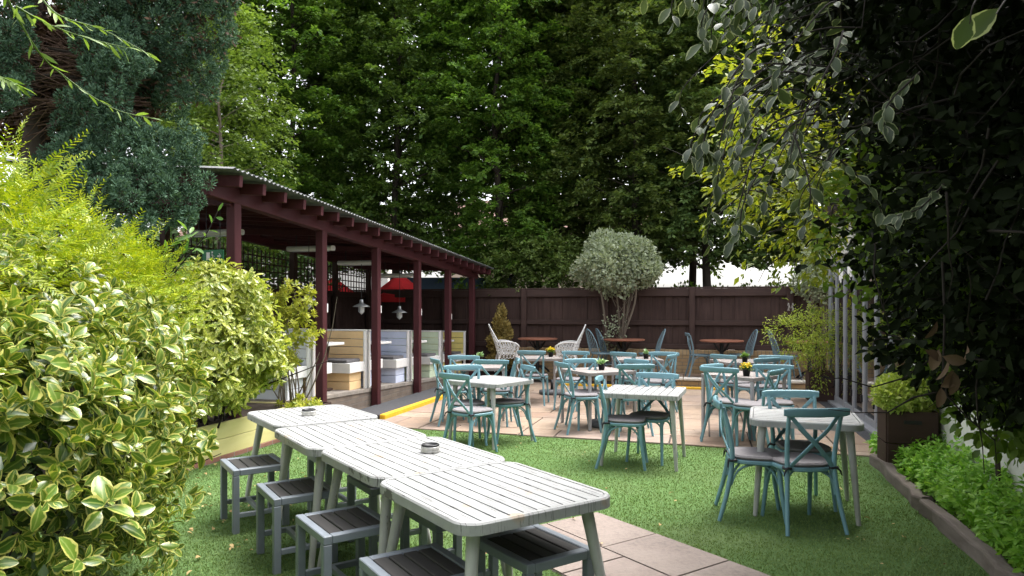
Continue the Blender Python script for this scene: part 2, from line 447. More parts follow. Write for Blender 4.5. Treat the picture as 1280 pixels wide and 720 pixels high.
m_blade = leafmat('turf_blade', (.115, .175, .055), (.205, .29, .10), trans=.2, rough=.6, spec=.2)
tag(lawn_blades(420000), 'short bright green pile of the artificial lawn', 'artificial grass')

# ------------------------------------------------------------------ terrace, step edge, walkway
m_brick = None
def brickmat(name, c1, c2, mort, bw=.225, bh=.075, vertical=False):
    m, n, b, o = new_mat(name)
    t = n.nodes.new('ShaderNodeTexCoord'); sp = n.nodes.new('ShaderNodeSeparateXYZ'); L(n, t.outputs['Object'], sp.inputs[0])
    cb = n.nodes.new('ShaderNodeCombineXYZ'); sm = N(n, 'ShaderNodeMath', operation='ADD'); L(n, sp.outputs[0], sm.inputs[0]); L(n, sp.outputs[1], sm.inputs[1])
    L(n, sm.outputs[0], cb.inputs[0]); L(n, sp.outputs[2], cb.inputs[1])
    bt = N(n, 'ShaderNodeTexBrick'); L(n, cb.outputs[0], bt.inputs['Vector'])
    bt.inputs['Color1'].default_value = (*c1, 1); bt.inputs['Color2'].default_value = (*c2, 1); bt.inputs['Mortar'].default_value = (*mort, 1)
    bt.inputs['Scale'].default_value = 1; bt.inputs['Brick Width'].default_value = bw; bt.inputs['Row Height'].default_value = bh
    bt.inputs['Mortar Size'].default_value = .007; bt.inputs['Mortar Smooth'].default_value = .2; bt.inputs['Bias'].default_value = -.1
    nz = noise(n, coords(n), 5, 5); cc = mixc(n, ramp(n, nz, [(.4, (0, 0, 0)), (.75, (.6, .6, .6))]), bt.outputs['Color'], tuple(x*.45 for x in c1))
    L(n, cc, b.inputs['Base Color']); b.inputs['Roughness'].default_value = .85
    inv = N(n, 'ShaderNodeMath', operation='SUBTRACT'); inv.inputs[0].default_value = 1; L(n, bt.outputs['Fac'], inv.inputs[1]); bump(n, b, inv.outputs[0], .6, .008)
    return m
m_brick = brickmat('buff_brick', (.42, .29, .155), (.34, .22, .11), (.20, .17, .13))
m_soldier = brickmat('soldier_brick', (.44, .31, .17), (.36, .24, .12), (.20, .17, .13), bw=.075, bh=.4)
m_plinthbrick = brickmat('grey_brick', (.20, .155, .12), (.14, .11, .09), (.16, .14, .12))
m_pale = paint('pale_coping', (.62, .58, .52), .8, .15, 12)
TZ = .2
g = MB(); c = G((-1.2+2.6)/2, (TF+TW)/2+.06); g.box((c.x, c.y, TZ/2-.02), (3.8+.2, TW-TF+.05, TZ-.03), Matrix.Rotation(RZ, 3, 'Z'), .003)
tag(g.build('terrace', m_brick), kind='structure')
mb, tn = slabs(-1.3, 2.6, TF+.3, TW+.0, TZ+.006, seed=9); o = mb.build('terrace_paving', m_stone); set_tone(o, tn); tag(o, kind='structure')
g = MB()
for i in range(9):
    s = -1.25+i*.44; c = G(s+.215, TF+.14); g.box((c.x, c.y, TZ-.002), (.425, .29, .045), Matrix.Rotation(RZ, 3, 'Z'), .006)
tag(g.build('terrace_coping', m_pale), kind='structure')
m_yellow = paint('yellow_line_paint', (.72, .42, .02), .6, .15, 20, wear=(.25, .2, .12), wear_amt=.36, wscale=30)
m_tar = paint('anti_slip_grey', (.06, .06, .065), .9, .25, 40)
# raised walkway along the pergola
g = MB(); p0 = G(-4.85+.02, 7.4); 
def sbox(mb, s0, s1, t0, t1, z0, z1, ch=.004):
    c = G((s0+s1)/2, (t0+t1)/2, (z0+z1)/2); mb.box(c, (s1-s0, t1-t0, z1-z0), Matrix.Rotation(RZ, 3, 'Z'), ch)
sbox(g, -4.95, -4.42, 8.9, 12.6, -.02, .075); tag(g.build('walkway', m_tar), kind='structure')
g = MB(); sbox(g, -4.418, -4.33, 8.9, 12.6, -.02, .082, .01); tag(g.build('walkway_edge', m_yellow), kind='structure')
g = MB(); sbox(g, -3.0, 1.45-.9, TF-.1, TF-.03, -.02, .06, .01); tag(g.build('step_edge', m_yellow), kind='structure')

# ------------------------------------------------------------------ rear brick wall and board fence
m_fence = wood('dark_stained_board', (.034, .019, .016), (.082, .049, .041), 'z', .75, 14, streak=(.10, .06, .05))
m_fence2 = wood('dark_stained_rail', (.038, .022, .0185), (.076, .046, .039), 'x', .7, 14)
bw = empty('brick_wall', G(.5, TW), RZ, 'low buff brick wall carrying the dark board fence behind the terrace', 'wall')
g = MB(); g.box((-1.0, .13, .29), (7.2, .22, .62), None, .003); g.build('wall_face', m_brick, bw)
g = MB(); g.box((-1.0, .13, .655), (7.2, .24, .11), None, .004); g.build('soldier_course', m_soldier, bw)
fe = empty('board_fence', G(.5, TW+.13), RZ, 'tall dark brown board fence on the brick wall behind the terrace', 'fence')
g = MB(); rr = random.Random(5); x = -9.5
while x < 2.7:
    wd = rr.uniform(.135, .15); g.box((x+wd/2, (.030 if int(x*50)%2 else .052), 1.36+rr.uniform(-.01, .01)), (wd+.006, .02, 1.3), None, .003); x += wd
g.build('boards', m_fence, fe)
for z in (.775, 1.28, 1.93):
    g = MB(); g.box((-3.4, -.015, z), (12.2, .055, .10 if z < 1.9 else .16), None, .006); g.build('rail', m_fence2, fe)
for x in (-8.2, -6.3, -4.4, -2.55, -.72, 1.22, 2.35):
    g = MB(); g.box((x, -.05, 1.36), (.12, .1, 1.36), None, .008); g.build('post', m_fence, fe)
g = MB(); g.box((-3.4, .02, 2.03), (12.2, .1, .03), None, .006); g.build('capping', m_fence2, fe)
# left part of the fence stands on the ground behind the pergola: lower gravel board
g = MB(); g.box((-7.1, .03, .36), (5.0, .04, .72), None, .004); g.build('gravel_board', m_fence2, fe)
m_black = paint('black_metal', (.012, .012, .013), .45, .3, 30)
wc = empty('wind_chime', G(1.72, TW+.03, 1.95), RZ, 'string of small bells hanging on the right fence post', 'wind chime')
g = MB(); g.tube([(0, 0, -.02), (.01, 0, -.3)], .004, 6); g.build('cord', m_black, wc)
m_bell = paint('dull_bell_metal', (.35, .33, .30), .4, .2, 30)
for k in range(6):
    g = MB(); zz = -.28-.05*(k % 3); g.lathe([(.001, .03), (.012, .028), (.018, 0), (.026, -.03), (.02, -.03), (.001, 0)], ((k % 2)*.07-.035+.012*(k//3), -.01*(k//2), zz), 10); g.build('bell', m_bell, wc)

# ------------------------------------------------------------------ pergola
m_maroon = wood('maroon_stained_wood', (.050, .0125, .0155), (.085, .024, .028), 'z', .55, 10, .2, streak=(.035, .012, .012))
m_maroon_x = wood('maroon_stained_beam', (.050, .0125, .0155), (.080, .022, .026), 'y', .55, 10, .2)
m_sheet = paint('weathered_corrugated_sheet', (.075, .078, .08), .6, .3, 5, bmp=.2)
m_under = paint('dark_roof_lining', (.03, .02, .02), .8, .2, 8)
PO = Vector((-3.06, 7.57, 0)); POS = [0, 1.8, 3.42, 5.05, 6.6, 8.1]
pg = empty('pergola', PO, RZ, 'open sided maroon timber pergola with corrugated roof sheltering pastel booths', 'pergola')
# local frame of the pergola: x = across (towards the garden), y = along
def eave(s): return 2.82-.057*s
def plat(s): return .45-.036*s
for s in POS:
    g = MB(); g.box((0, s, (eave(s)-.02)/2), (.115, .115, eave(s)+.02), None, .008); g.build('post', m_maroon, pg)
def shear_beam(mb, x, s0, s1, z0f, wd, ht): mb.beam((x, s0, z0f(s0)+ht/2), (x, s1, z0f(s1)+ht/2), wd, ht, .006)
g = MB(); shear_beam(g, 0, -.45, 8.35, lambda s: eave(s)-.09, .125, .18); g.build('beam', m_maroon_x, pg)
DEPTH = 2.55
g = MB(); shear_beam(g, -DEPTH, -.45, 8.35, lambda s: eave(s)+.12, .1, .16); g.build('rear_beam', m_maroon_x, pg)
k = 0; s = -.35
while s < 8.4:
    g = MB(); zf = eave(s)+.10
    g.beam((.36, s, zf-.04), (-DEPTH-.1, s, zf+.21), .055, .12, .005); g.build('rafter', m_maroon_x, pg); s += .395
# corrugated roof sheet
def roof_sheet():
    mb = MB(); ns = 520; xs = [.41, -.6, -1.6, -DEPTH-.25]
    vs = []
    for i in range(ns+1):
        s = -.55+i*(9.0/ns)
        for j, x in enumerate(xs):
            z = eave(s)+.155+(.30-x)*.085+.013*math.sin(2*math.pi*s/.076)+.008
            vs.append((x, s, z))
    q = len(xs); fs = [(i*q+j, (i+1)*q+j, (i+1)*q+j+1, i*q+j+1) for i in range(ns) for j in range(q-1)]
    nv = len(vs); vs += [(x, y, z-.006) for x, y, z in vs]
    fs += [tuple(v+nv for v in f[::-1]) for f in fs]
    fs += [(i*q, i*q+nv, (i+1)*q+nv, (i+1)*q) for i in range(ns)]
    mb.add(vs, fs, True); return mb
roof_sheet().build('roof_sheet', m_sheet, pg)
g = MB()
for s0, s1 in zip(POS[:-1], POS[1:]):
    sm_ = (s0+s1)/2
for s in (.9, 2.6, 4.3, 5.9, 7.4):
    g.beam((-.05, s, eave(s)+.02), (-DEPTH, s, eave(s)+.12), .045, .09)
g.build('tie_beams', m_maroon_x, pg)
for s in (0, 1.8, 3.42, 5.05, 6.6, 8.1):
    g = MB(); g.box((-DEPTH, s, 1.4), (.1, .1, 2.85-.057*s), None, .006); g.build('rear_post', m_fence, pg)
# near end gable beams
g = MB(); g.beam((.02, -.06, eave(0)-.04), (-DEPTH, -.06, eave(0)+.12), .06, .16); g.build('end_beam', m_maroon_x, pg)
m_white = paint('white_painted_board', (.78, .77, .75), .5, .06, 8, bmp=.08)
m_switch = paint('white_plastic', (.8, .8, .78), .35, .03, 8, bmp=0)
for s, z in ((1.8, 1.62), (3.42, 1.6), (5.05, 1.55), (6.6, 1.45)):
    g = MB(); g.box((.03, s+.075 if s != 1.8 else s+.075, z-.03), (.045, .035, .12), None, .005); g.build('light_switch', m_switch, pg)
# platform under the booths
g = MB(); M = Matrix.Rotation(RZ, 3, 'Z')
def shear_slab(mb, x0, x1, s0, s1, zf, z0=None, th=.06):
    pts = []
    for s in (s0, s1):
        for x in (x0, x1): pts.append((x, s))
    top = [(x, s, zf(s)) for x, s in pts]; bot = [(x, s, (z0 if z0 is not None else zf(s)-th)) for x, s in pts]
    mb.add(top+bot, [(0, 1, 3, 2), (4, 6, 7, 5), (0, 4, 5, 1), (1, 5, 7, 3), (3, 7, 6, 2), (2, 6, 4, 0)])
shear_slab(g, -DEPTH-.2, -.075, 1.2, 8.35, lambda s: plat(s)-.05, -.03)
tag(g.build('platform', m_plinthbrick, None, PO), kind='structure'); bpy.data.objects['platform'].rotation_euler = (0, 0, RZ)
g = MB(); shear_slab(g, -DEPTH-.2, -.062, 1.19, 8.36, plat, None, .05)
o = g.build('platform_floor', m_pale, None, PO); o.rotation_euler = (0, 0, RZ); tag(o, kind='structure')
o.data.materials[0] = paint('grey_paving', (.26, .23, .20), .85, .25, 10)
# dark boarded back wall with trellis on top
bk = empty('trellis_fence', PO, RZ, 'dark boarded fence topped with square trellis along the back of the pergola', 'fence')
g = MB(); s = -2.2
while s < 8.5: g.box((-DEPTH-.09, s+.07, 1.0), (.02, .137, 1.9), None, .003); s += .142
g.build('boards', m_fence, bk)
g = MB(); s = -2.2
while s < 8.5:
    g.box((-DEPTH-.08, s, 2.33-.03*max(s, 0)), (.012, .022, .85), None, .002); s += .125
for k in range(6): g.beam((-DEPTH-.095, -2.2, 1.99+k*.13), (-DEPTH-.095, 8.4, 1.99-.2+k*.13), .012, .022, .002)
g.build('trellis', m_fence, bk)
for z in (.55, 1.9):
    g = MB(); g.box((-DEPTH-.06, 3.1, z), (.045, 10.6, .09), None, .004); g.build('rail', m_fence2, bk)

# booths ---------------------------------------------------------------------
m_cush = paint('grey_seat_fabric', (.13, .125, .13), .9, .15, 40, bmp=.3)
BW = 1.15
def slat_panel(mb, x0, x1, y, z0, z1, th, n, gap=.008):
    h = (z1-z0)/n
    for i in range(n): mb.box(((x0+x1)/2, y, z0+h*(i+.5)), (x1-x0, th, h-gap), None, .005)
def booth_bench(s, facing, mat, label, dz=0.0):
    """s = position of the backrest; facing +1 looks away from the camera, -1 towards it"""
    zp = plat(s); root = empty('booth_bench', tuple(PO+Matrix.Rotation(RZ, 3, 'Z')@Vector((0, s, zp))), RZ, label, 'bench', 'pastel booth benches under the pergola')
    f = facing; x1 = -.13; x0 = x1-BW
    g = MB(); slat_panel(g, x0, x1-.035, 0, .40, .90, .05, 4); g.build('backrest', mat, root)
    g = MB(); g.box((x1-.016, 0, .45), (.032, .075, .90), None, .004); g.box(((x0+x1)/2, 0, .912), (BW+.02, .06, .025), None, .004); g.build('end_trim', m_white, root)
    g = MB(); slat_panel(g, x0, x1-.06, f*.235, .005, .27, .36, 2); g.build('seat_box', mat, root)
    g = MB(); g.box(((x0+x1)/2-.01, f*.265, .35), (BW, .46, .15), None, .006); g.build('seat_band', m_white, root)
    g = MB(); g.box(((x0+x1)/2-.03, f*.27, .45), (BW-.08, .42, .05), None, .018); g.build('cushion', m_cush, root)
    return root
def booth_table(s, label):
    zp = plat(s); root = empty('booth_table', tuple(PO+Matrix.Rotation(RZ, 3, 'Z')@Vector((0, s, zp))), RZ, label, 'table', 'white topped tables in the booths')
    g = MB(); g.box((-.74, 0, .705), (1.05, .46, .04), None, .006); g.build('tabletop', m_white, root)
    for x in (-.42, -1.0):
        g = MB(); g.beam((x, -.12, .69), (x, -.03, .4), .05, .035); g.beam((x, .12, .69), (x, .03, .4), .05, .035); g.box((x, 0, .21), (.06, .07, .4), None, .004); g.box((x, 0, .02), (.08, .36, .03), None, .004); g.build('leg', m_under2, root)
m_under2 = wood('dark_table_leg', (.05, .028, .02), (.09, .05, .035), 'z')
cols = [('pale grey', (.70, .73, .76)), ('peach', (.82, .58, .31)), ('lavender blue', (.62, .68, .84)), ('mint green', (.66, .77, .57)), ('butter yellow', (.82, .70, .24))]
BM = [paint(nm.replace(' ', '_')+'_paint', c, .55, .07, 5, bmp=.1) for nm, c in cols]
for k in range(5):
    s0, s1 = POS[k], POS[k+1]; nm = cols[k][0]
    if k: booth_bench(s0+.03, 1, BM[k], f'{nm} booth bench with its back to the camera, seat facing the fence')
    booth_bench(s1-.085, -1, BM[k], f'{nm} booth bench facing the camera, backrest and grey cushion showing' if k else 'pale grey booth bench partly hidden behind the slender shrub')
    if k: booth_table((s0+s1)/2-.03, f'white topped table between the two {nm} booth benches')
# heaters and lamps under the roof
m_heat = paint('white_enamel', (.62, .62, .60), .4, .06, 10, bmp=0); m_galv = paint('galvanised_metal', (.42, .43, .43), .35, .12, 20, bmp=0, metal=.6)
m_glass_l = paint('lamp_glass', (.6, .62, .6), .1, .05, 8, bmp=0)
def heater(x, s, z, label):
    root = empty('infrared_heater', tuple(PO+Matrix.Rotation(RZ, 3, 'Z')@Vector((x, s, z))), RZ, label, 'heater', 'white bar heaters under the pergola roof')
    g = MB(); g.sweep([(-.38, 0, 0), (.38, 0, 0)], rprof(.13, .075, .03), (0, 0, 1)); g.build('housing', m_heat, root)
    g = MB(); g.box((0, 0, -.043), (.6, .06, .012), None, .004); g.build('grille', m_galv, root)
    
    for x_ in (-.25, .25): g = MB(); g.tube([(x_, 0, .035), (x_, 0, .26)], .008, 6); g.build('bracket', m_black, root)
heater(-1.0, .95, eave(.95)-.22, 'white bar heater under the near end of the pergola roof')
heater(-.75, 2.75, eave(2.75)-.17, 'long white bar heater above the peach booth')
heater(-.8, 4.35, eave(4.35)-.19, 'white bar heater above the lavender booth')
heater(-.85, 6.0, eave(6)-.24, 'white bar heater above the mint green booth')
def pendant(s, x, z, label):
    root = empty('pendant_lamp', tuple(PO+Matrix.Rotation(RZ, 3, 'Z')@Vector((x, s, z))), RZ, label, 'lamp', 'galvanised pendant lamps over the booths')
    g = MB(); g.lathe([(.03, .11), (.035, .05), (.06, .035), (.15, -.01), (.148, -.018), (.05, .02), (.001, .02)], n=20); g.build('shade', m_galv, root)
    g = MB(); g.lathe([(.045, .02), (.05, -.03), (.045, -.10), (.02, -.135), (.001, -.14)], n=14); g.build('bulb_glass', m_glass_l, root)
    g = MB()
    for a in range(4): g.tube([(.056*math.cos(a*1.571), .056*math.sin(a*1.571), z_) for z_ in (.02, -.05, -.10)]+[(0, 0, -.15)], .004, 5)
    g.build('wire_cage', m_galv, root)
    g = MB(); g.tube([(0, 0, .10), (0, 0, eave(s)+.2-z)], .005, 6); g.build('cord', m_black, root)
pendant(2.65, -.72, 1.72, 'galvanised pendant lamp over the peach booth table')
pendant(4.3, -.72, 1.63, 'galvanised pendant lamp over the lavender booth table')
pendant(5.85, -.72, 1.52, 'galvanised pendant lamp over the mint green booth table')
# green exit sign at the near end
m_green = paint('green_sign_face', (.01, .16, .06), .4, .05, 8, bmp=0)
ex = empty('exit_sign', tuple(PO+Matrix.Rotation(RZ, 3, 'Z')@Vector((-.35, .1, 2.17))), RZ-.1, 'small green emergency exit sign hanging left of the nearest post', 'sign')
g = MB(); g.box((0, 0, 0), (.30, .02, .15), None, .003); g.build('panel', m_green, ex)
g = MB()   # running figure, door and arrow
g.box((-.06, -.013, .005), (.05, .004, .085), None, .001); g.box((-.0, -.013, .045), (.02, .004, .02), None, .003)
g.beam((.0, -.013, .03), (.015, -.013, -.01), .004, .02, .001, (0, 1, 0)); g.beam((.015, -.013, -.01), (.045, -.013, -.05), .004, .014, .001, (0, 1, 0)); g.beam((.015, -.013, -.01), (-.02, -.013, -.045), .004, .014, .001, (0, 1, 0)); g.beam((-.03, -.013, .02), (.035, -.013, .0), .004, .012, .001, (0, 1, 0))
g.box((.1, -.013, 0), (.05, .004, .016), None, .001); g.beam((.125, -.013, 0), (.1, -.013, .03), .004, .014, .001, (0, 1, 0)); g.beam((.125, -.013, 0), (.1, -.013, -.03), .004, .014, .001, (0, 1, 0))
g.build('pictogram', m_white, ex)
g = MB(); g.tube([(-.1, 0, .07), (-.1, 0, .7)], .004, 5); g.tube([(.1, 0, .07), (.1, 0, .7)], .004, 5); g.build('hanger', m_black, ex)

# ------------------------------------------------------------------ glass doors and white building on the right
m_alu = paint('grey_powder_coated_aluminium', (.33, .335, .36), .4, .06, 8, bmp=0, metal=.2)
m_glass, n, b, o = new_mat('door_glass')
tr = n.nodes.new('ShaderNodeBsdfTransparent'); tr.inputs[0].default_value = (.80, .83, .82, 1); gl = n.nodes.new('ShaderNodeBsdfGlossy'); gl.inputs['Roughness'].default_value = .01
fr = N(n, 'ShaderNodeFresnel', IOR=1.5); mx = n.nodes.new('ShaderNodeMixShader'); ad = N(n, 'ShaderNodeMath', operation='MULTIPLY_ADD'); L(n, fr.outputs[0], ad.inputs[0]); ad.inputs[1].default_value = 1.3; ad.inputs[2].default_value = .14
L(n, ad.outputs[0], mx.inputs[0]); L(n, tr.outputs[0], mx.inputs[1]); L(n, gl.outputs[0], mx.inputs[2]); L(n, mx.outputs[0], o.inputs[0])
BX = 2.145
def GB(t, s=BX, z=0): return G(s, t, z)
# local frame: x = across, y = along (t)
gd = empty('folding_glass_doors', G(BX, 0), RZ, 'grey framed folding glass doors standing right of the patio', 'glass door')
TS = [8.30, 8.98, 9.66, 10.34, 11.02, 11.7, 12.38, 13.0]
DH = 2.35
for i, t in enumerate(TS):
    g = MB(); wd = .13 if i == len(TS)-1 else .06; g.box((0, t, DH/2+.03), (.07, wd, DH), None, .005)
    if 0 < i < len(TS)-1: g.box((.004, t+.072, DH/2+.03), (.06, .055, DH), None, .005)
    fr_ = g.build('door_stile', m_alu, gd)
    if 0 < i < len(TS)-1:
        for z in (.35, 1.1, 2.0):
            g = MB(); g.box((-.045, t+.036, z), (.022, .035, .10), None, .004); g.build('hinge', m_black, fr_)
for t0, t1 in zip(TS[:-1], TS[1:]):
    g = MB(); g.box((0, (t0+t1)/2+.04, DH/2+.03), (.02, t1-t0-.14, DH-.16), None, .001); g.build('pane', m_glass, gd)
    g = MB(); g.box((0, (t0+t1)/2+.035, .085), (.055, t1-t0-.13, .10), None, .004); g.box((0, (t0+t1)/2+.035, DH-.01), (.055, t1-t0-.13, .08), None, .004); g.build('door_rail', m_alu, gd)
g = MB(); g.beam((-.06, 8.87, 1.02), (-.06, 8.87, 1.16), .02, .02); g.box((-.045, 8.87, 1.10), (.03, .03, .2), None, .004); g.box((-.085, 8.93, 1.12), (.02, .13, .02), None, .004); g.build('handle', m_black, gd)
m_render = paint('white_render', (.72, .70, .66), .85, .08, 4, bmp=.2)
bd = empty('white_building', G(BX, 0), RZ, 'white rendered building wall beyond the right hand flower bed', 'building')
g = MB(); g.box((.12, 5.2, 1.5), (.22, 6.04, 3.1), None, .004); g.build('wall', m_render, bd)
g = MB(); g.box((.12, 10.65, 2.75), (.22, 4.86, .6), None, .004); g.box((2.2, 13.2, 1.5), (4.3, .2, 3.1), None, .004); g.box((4.4, 7.8, 1.5), (.2, 11, 3.1), None, .004); g.build('outer_wall', m_render, bd)
g = MB(); g.box((2.2, 7.8, 3.13), (4.9, 11.6, .14), None, .01); g.build('roof', m_under, bd)
g = MB(); g.box((2.2, 8, .0), (4.3, 10.5, .06), None, .004); g.build('indoor_floor', m_stone if False else paint('indoor_boards', (.2, .13, .08), .4, .2, 6), bd)
g = MB(); sbox(g, BX-.13, BX+.02, 8.2, 13.0, -.02, .05); tag(g.build('door_threshold', m_alu), kind='structure')
g = MB(); sbox(g, BX-.28, BX-.135, 8.2, 13.0, -.02, .024); tag(g.build('drain_channel', m_tar), kind='structure')

# timber sleeper edge of the bed
m_sleep = wood('weathered_sleeper', (.10, .08, .068), (.26, .22, .19), 'y', .9, 9, .6, streak=(.05, .04, .035))
for k, (y0, y1, j) in enumerate(((.6, 3.05, 0), (3.06, 5.3, .015), (5.31, 7.0, -.02))):
    a, b_ = (Vector((1.75+.2756*y0+j, y0, .045)), Vector((1.75+.2756*y1-j, y1, .045)))
    g = MB(); root_m = (a+b_)/2
    rr = random.Random(k); path = [a.lerp(b_, q/10)-root_m+Vector((rr.uniform(-.016, .016), 0, rr.uniform(-.014, .014))) for q in range(11)]
    g.sweep(path, rprof(.09, .14, .02), smooth=False)
    o = g.build('timber_sleeper', m_sleep); o.location = root_m
    tag(o, ['weathered timber sleeper at the near end of the right hand bed', 'weathered timber sleeper in the middle of the bed edge, split along its side', 'weathered timber sleeper nearest the patio, edging the bed'][k], 'sleeper', 'timber sleepers edging the bed')
g = MB(); pts = [(1.76+.2756*y, y) for y in (.4, 7.05)]+[(2.25+.2786*y, y) for y in (7.6, .4)]
g.add([(*p, .04) for p in pts], [(0, 3, 2, 1)]); tag(g.build('bed_soil', m_soil), kind='structure')

# ------------------------------------------------------------------ yellow planter on the left
m_planter = wood('pale_yellow_board', (.60, .53, .22), (.72, .65, .32), 'y', .6, 8, .15)
pl = empty('planter_box', (-3.25, 6.4, 0), RZ, 'long pale yellow timber planter box in front of the left shrubs', 'planter')
g = MB()
for i in range(2): g.box((0, .75, .135+i*.175), (.03, 3.1, .17), None, .004)
g.build('front_boards', m_planter, pl)
g = MB()
for i in range(2): g.box((-.45, 2.30, .135+i*.175), (.86, .03, .17), None, .004)
g.build('end_boards', m_planter, pl)
g = MB(); g.box((-.02, .75, .02), (.08, 3.14, .06), None, .006); g.build('brick_footing', brickmat('red_brick', (.30, .14, .10), (.24, .11, .08), (.25, .22, .2)), pl)
g = MB(); g.box((-.46, .75, .2), (.86, 3.06, .36), None, .01); g.build('soil', m_soil, pl)
m_brownbox = wood('brown_planter_wood', (.034, .019, .015), (.062, .034, .027), 'x', .65, 10, .2)
def planter(name, loc, rz, sx, sy, h, label, leg=True):
    root = empty(name, loc, rz, label, 'planter')
    g = MB()
    for i in range(2):
        hh = h/2; z = hh*(i+.5)
        g.box((0, -sy/2, z), (sx, .025, hh-.008), None, .004); g.box((0, sy/2, z), (sx, .025, hh-.008), None, .004)
        g.box((-sx/2, 0, z), (.025, sy-.026, hh-.008), None, .004); g.box((sx/2, 0, z), (.025, sy-.026, hh-.008), None, .004)
    g.build('box', m_brownbox, root)
    g = MB(); g.box((0, -sy/2-.014, h*.83), (sx*.36, .012, .035), None, .004); g.build('handle_slot', m_black, root)
    g = MB(); g.box((0, 0, h-.06), (sx-.04, sy-.04, .04), None, .004); g.build('soil', m_soil, root)
    return root
planter('planter_box', (5.3, 11.75, .016), RZ, .46, .42, .50, 'tall dark brown planter box holding a feathery nandina beside the glass doors')
planter('planter_box', (3.80, 6.62, 0), RZ, .42, .36, .62, 'dark brown planter box with a yellow green shrub at the corner of the bed')
planter('planter_box', (-2.62, 8.95, 0), RZ, .42, .3, .36, 'small brown wooden planter box at the foot of a pergola post')

# ================================================================== FURNITURE
m_tabwhite, n, b, o = new_mat('worn_white_table_paint')
co = coords(n); nz = noise(n, co, 4, 4); sc = noise(n, coords(n, (3, 60, 3)), 2.2, 5, .7); edge_ = noise(n, coords(n, (40, 40, 12)), 2.0, 5, .75); st = noise(n, co, 5.5, 2)
cc = ramp(n, nz, [(.3, (.27, .272, .268)), (.7, (.385, .387, .38))])
cc = mixc(n, ramp(n, st, [(.66, (0, 0, 0)), (.74, (.5, .5, .5))]), cc, (.36, .25, .14))
cc = mixc(n, ramp(n, sc, [(.575, (0, 0, 0)), (.605, (.9, .9, .9))]), cc, (.09, .085, .085))
cc = mixc(n, ramp(n, edge_, [(.70, (0, 0, 0)), (.73, (1, 1, 1))]), cc, (.20, .19, .18))
L(n, cc, b.inputs['Base Color']); b.inputs['Roughness'].default_value = .5; b.inputs['Specular IOR Level'].default_value = .35; bump(n, b, nz, .1, .003)
m_tableg = paint('worn_white_leg_paint', (.40, .40, .375), .5, .10, 6, wear=(.06, .055, .05), wear_amt=.345, stretch=(6, 6, 1), wscale=3.2)
m_teal = paint('duck_egg_blue_paint', (.150, .290, .335), .42, .12, 5, wear=(.30, .44, .46), wear_amt=.30, wscale=16, spec=.45, bmp=.08)
m_teal_d = paint('slate_blue_paint', (.13, .20, .235), .45, .14, 6, bmp=.08)
m_pad = paint('grey_seat_pad', (.19, .175, .18), .85, .12, 30, bmp=.25)
m_tie = paint('black_tie', (.012, .012, .014), .7, .2, 20)
m_stool = paint('slate_grey_metal', (.20, .225, .255), .42, .08, 8, wear=(.32, .33, .35), wear_amt=.30, wscale=14, bmp=.05)
m_slat = wood('dark_brown_composite_slat', (.052, .042, .037), (.085, .070, .060), 'y', .55, 14, .2)
m_gtop = paint('taupe_grey_table_slat', (.26, .23, .215), .6, .12, 10, stretch=(1, 10, 1))
m_gleg = paint('grey_metal_leg', (.34, .33, .33), .45, .06, 8, bmp=0)
m_brownt = wood('red_brown_round_top', (.17, .065, .04), (.28, .12, .075), 'x', .5, 10, .15)
m_iron = paint('white_cast_iron', (.78, .77, .75), .5, .05, 10, bmp=.1)

def rrect(wd, dp, r, n=7):
    out = []
    for cx, cy, a0 in ((wd/2-r, dp/2-r, 0), (-wd/2+r, dp/2-r, 90), (-wd/2+r, -dp/2+r, 180), (wd/2-r, -dp/2+r, 270)):
        for i in range(n+1):
            a = R(a0+90*i/n); out.append((cx+r*math.cos(a), cy+r*math.sin(a)))
    return out
def slat_table(root, wd, dp, r, h=.74, nsl=11, slats=True, leg_in=.06, splay=.10, leg_r=(.030, .018)):
    """slats run along x; rim follows the rounded outline"""
    g = MB(); o1 = rrect(wd, dp, r); i1 = rrect(wd-.05, dp-.05, max(r-.025, .01)); k = len(o1); o2 = rrect(wd-.012, dp-.012, r-.004)
    z1, z0 = h, h-.05
    vs = [(*p, z0) for p in o1]+[(*p, z1-.008) for p in o1]+[(*p, z1) for p in o2]+[(*p, z1) for p in i1]+[(*p, z0) for p in i1]
    fs = [(a*k+j, a*k+(j+1) % k, (a+1)*k+(j+1) % k, (a+1)*k+j) for a in range(4) for j in range(k)]+[(4*k+j, 4*k+(j+1) % k, (j+1) % k, j) for j in range(k)]
    g.add(vs, fs)
    iw, idp, ir = wd-.054, dp-.054, max(r-.027, .005)
    pitch = idp/nsl
    for q in range(nsl):
        y0 = -idp/2+q*pitch+.0048; y1 = y0+pitch-.0096
        def hl(y):
            e = abs(y)-(idp/2-ir)
            return iw/2-.002 if e <= 0 else iw/2-.002-ir+math.sqrt(max(0, ir*ir-e*e))
        ys = [y0+(y1-y0)*k_/6 for k_ in range(7)]
        g.prism([(hl(y), y) for y in ys]+[(-hl(y), y) for y in ys[::-1]], h-.017, h-.001, .0015)
    g.build('tabletop', m_tabwhite, root)
    g = MB(); g.prism(rrect(iw, idp, max(ir, .006), 4), h-.046, h-.036); g.build('gap_shade_plate', m_under, root)  # dark sheet added below the slats so their gaps look shaded
    for sx in (-1, 1):
        for sy in (-1, 1):
            g = MB(); x, y = sx*(wd/2-leg_in-.05), sy*(dp/2-leg_in-.05)
            g.tube([(x, y, h-.035), (x+sx*splay*.5, y+sy*splay*.5, h*.5), (x+sx*splay, y+sy*splay, .002)], [leg_r[0], (leg_r[0]+leg_r[1])/2, leg_r[1]], 12)
            g.build('leg', m_tableg, root)
    return root
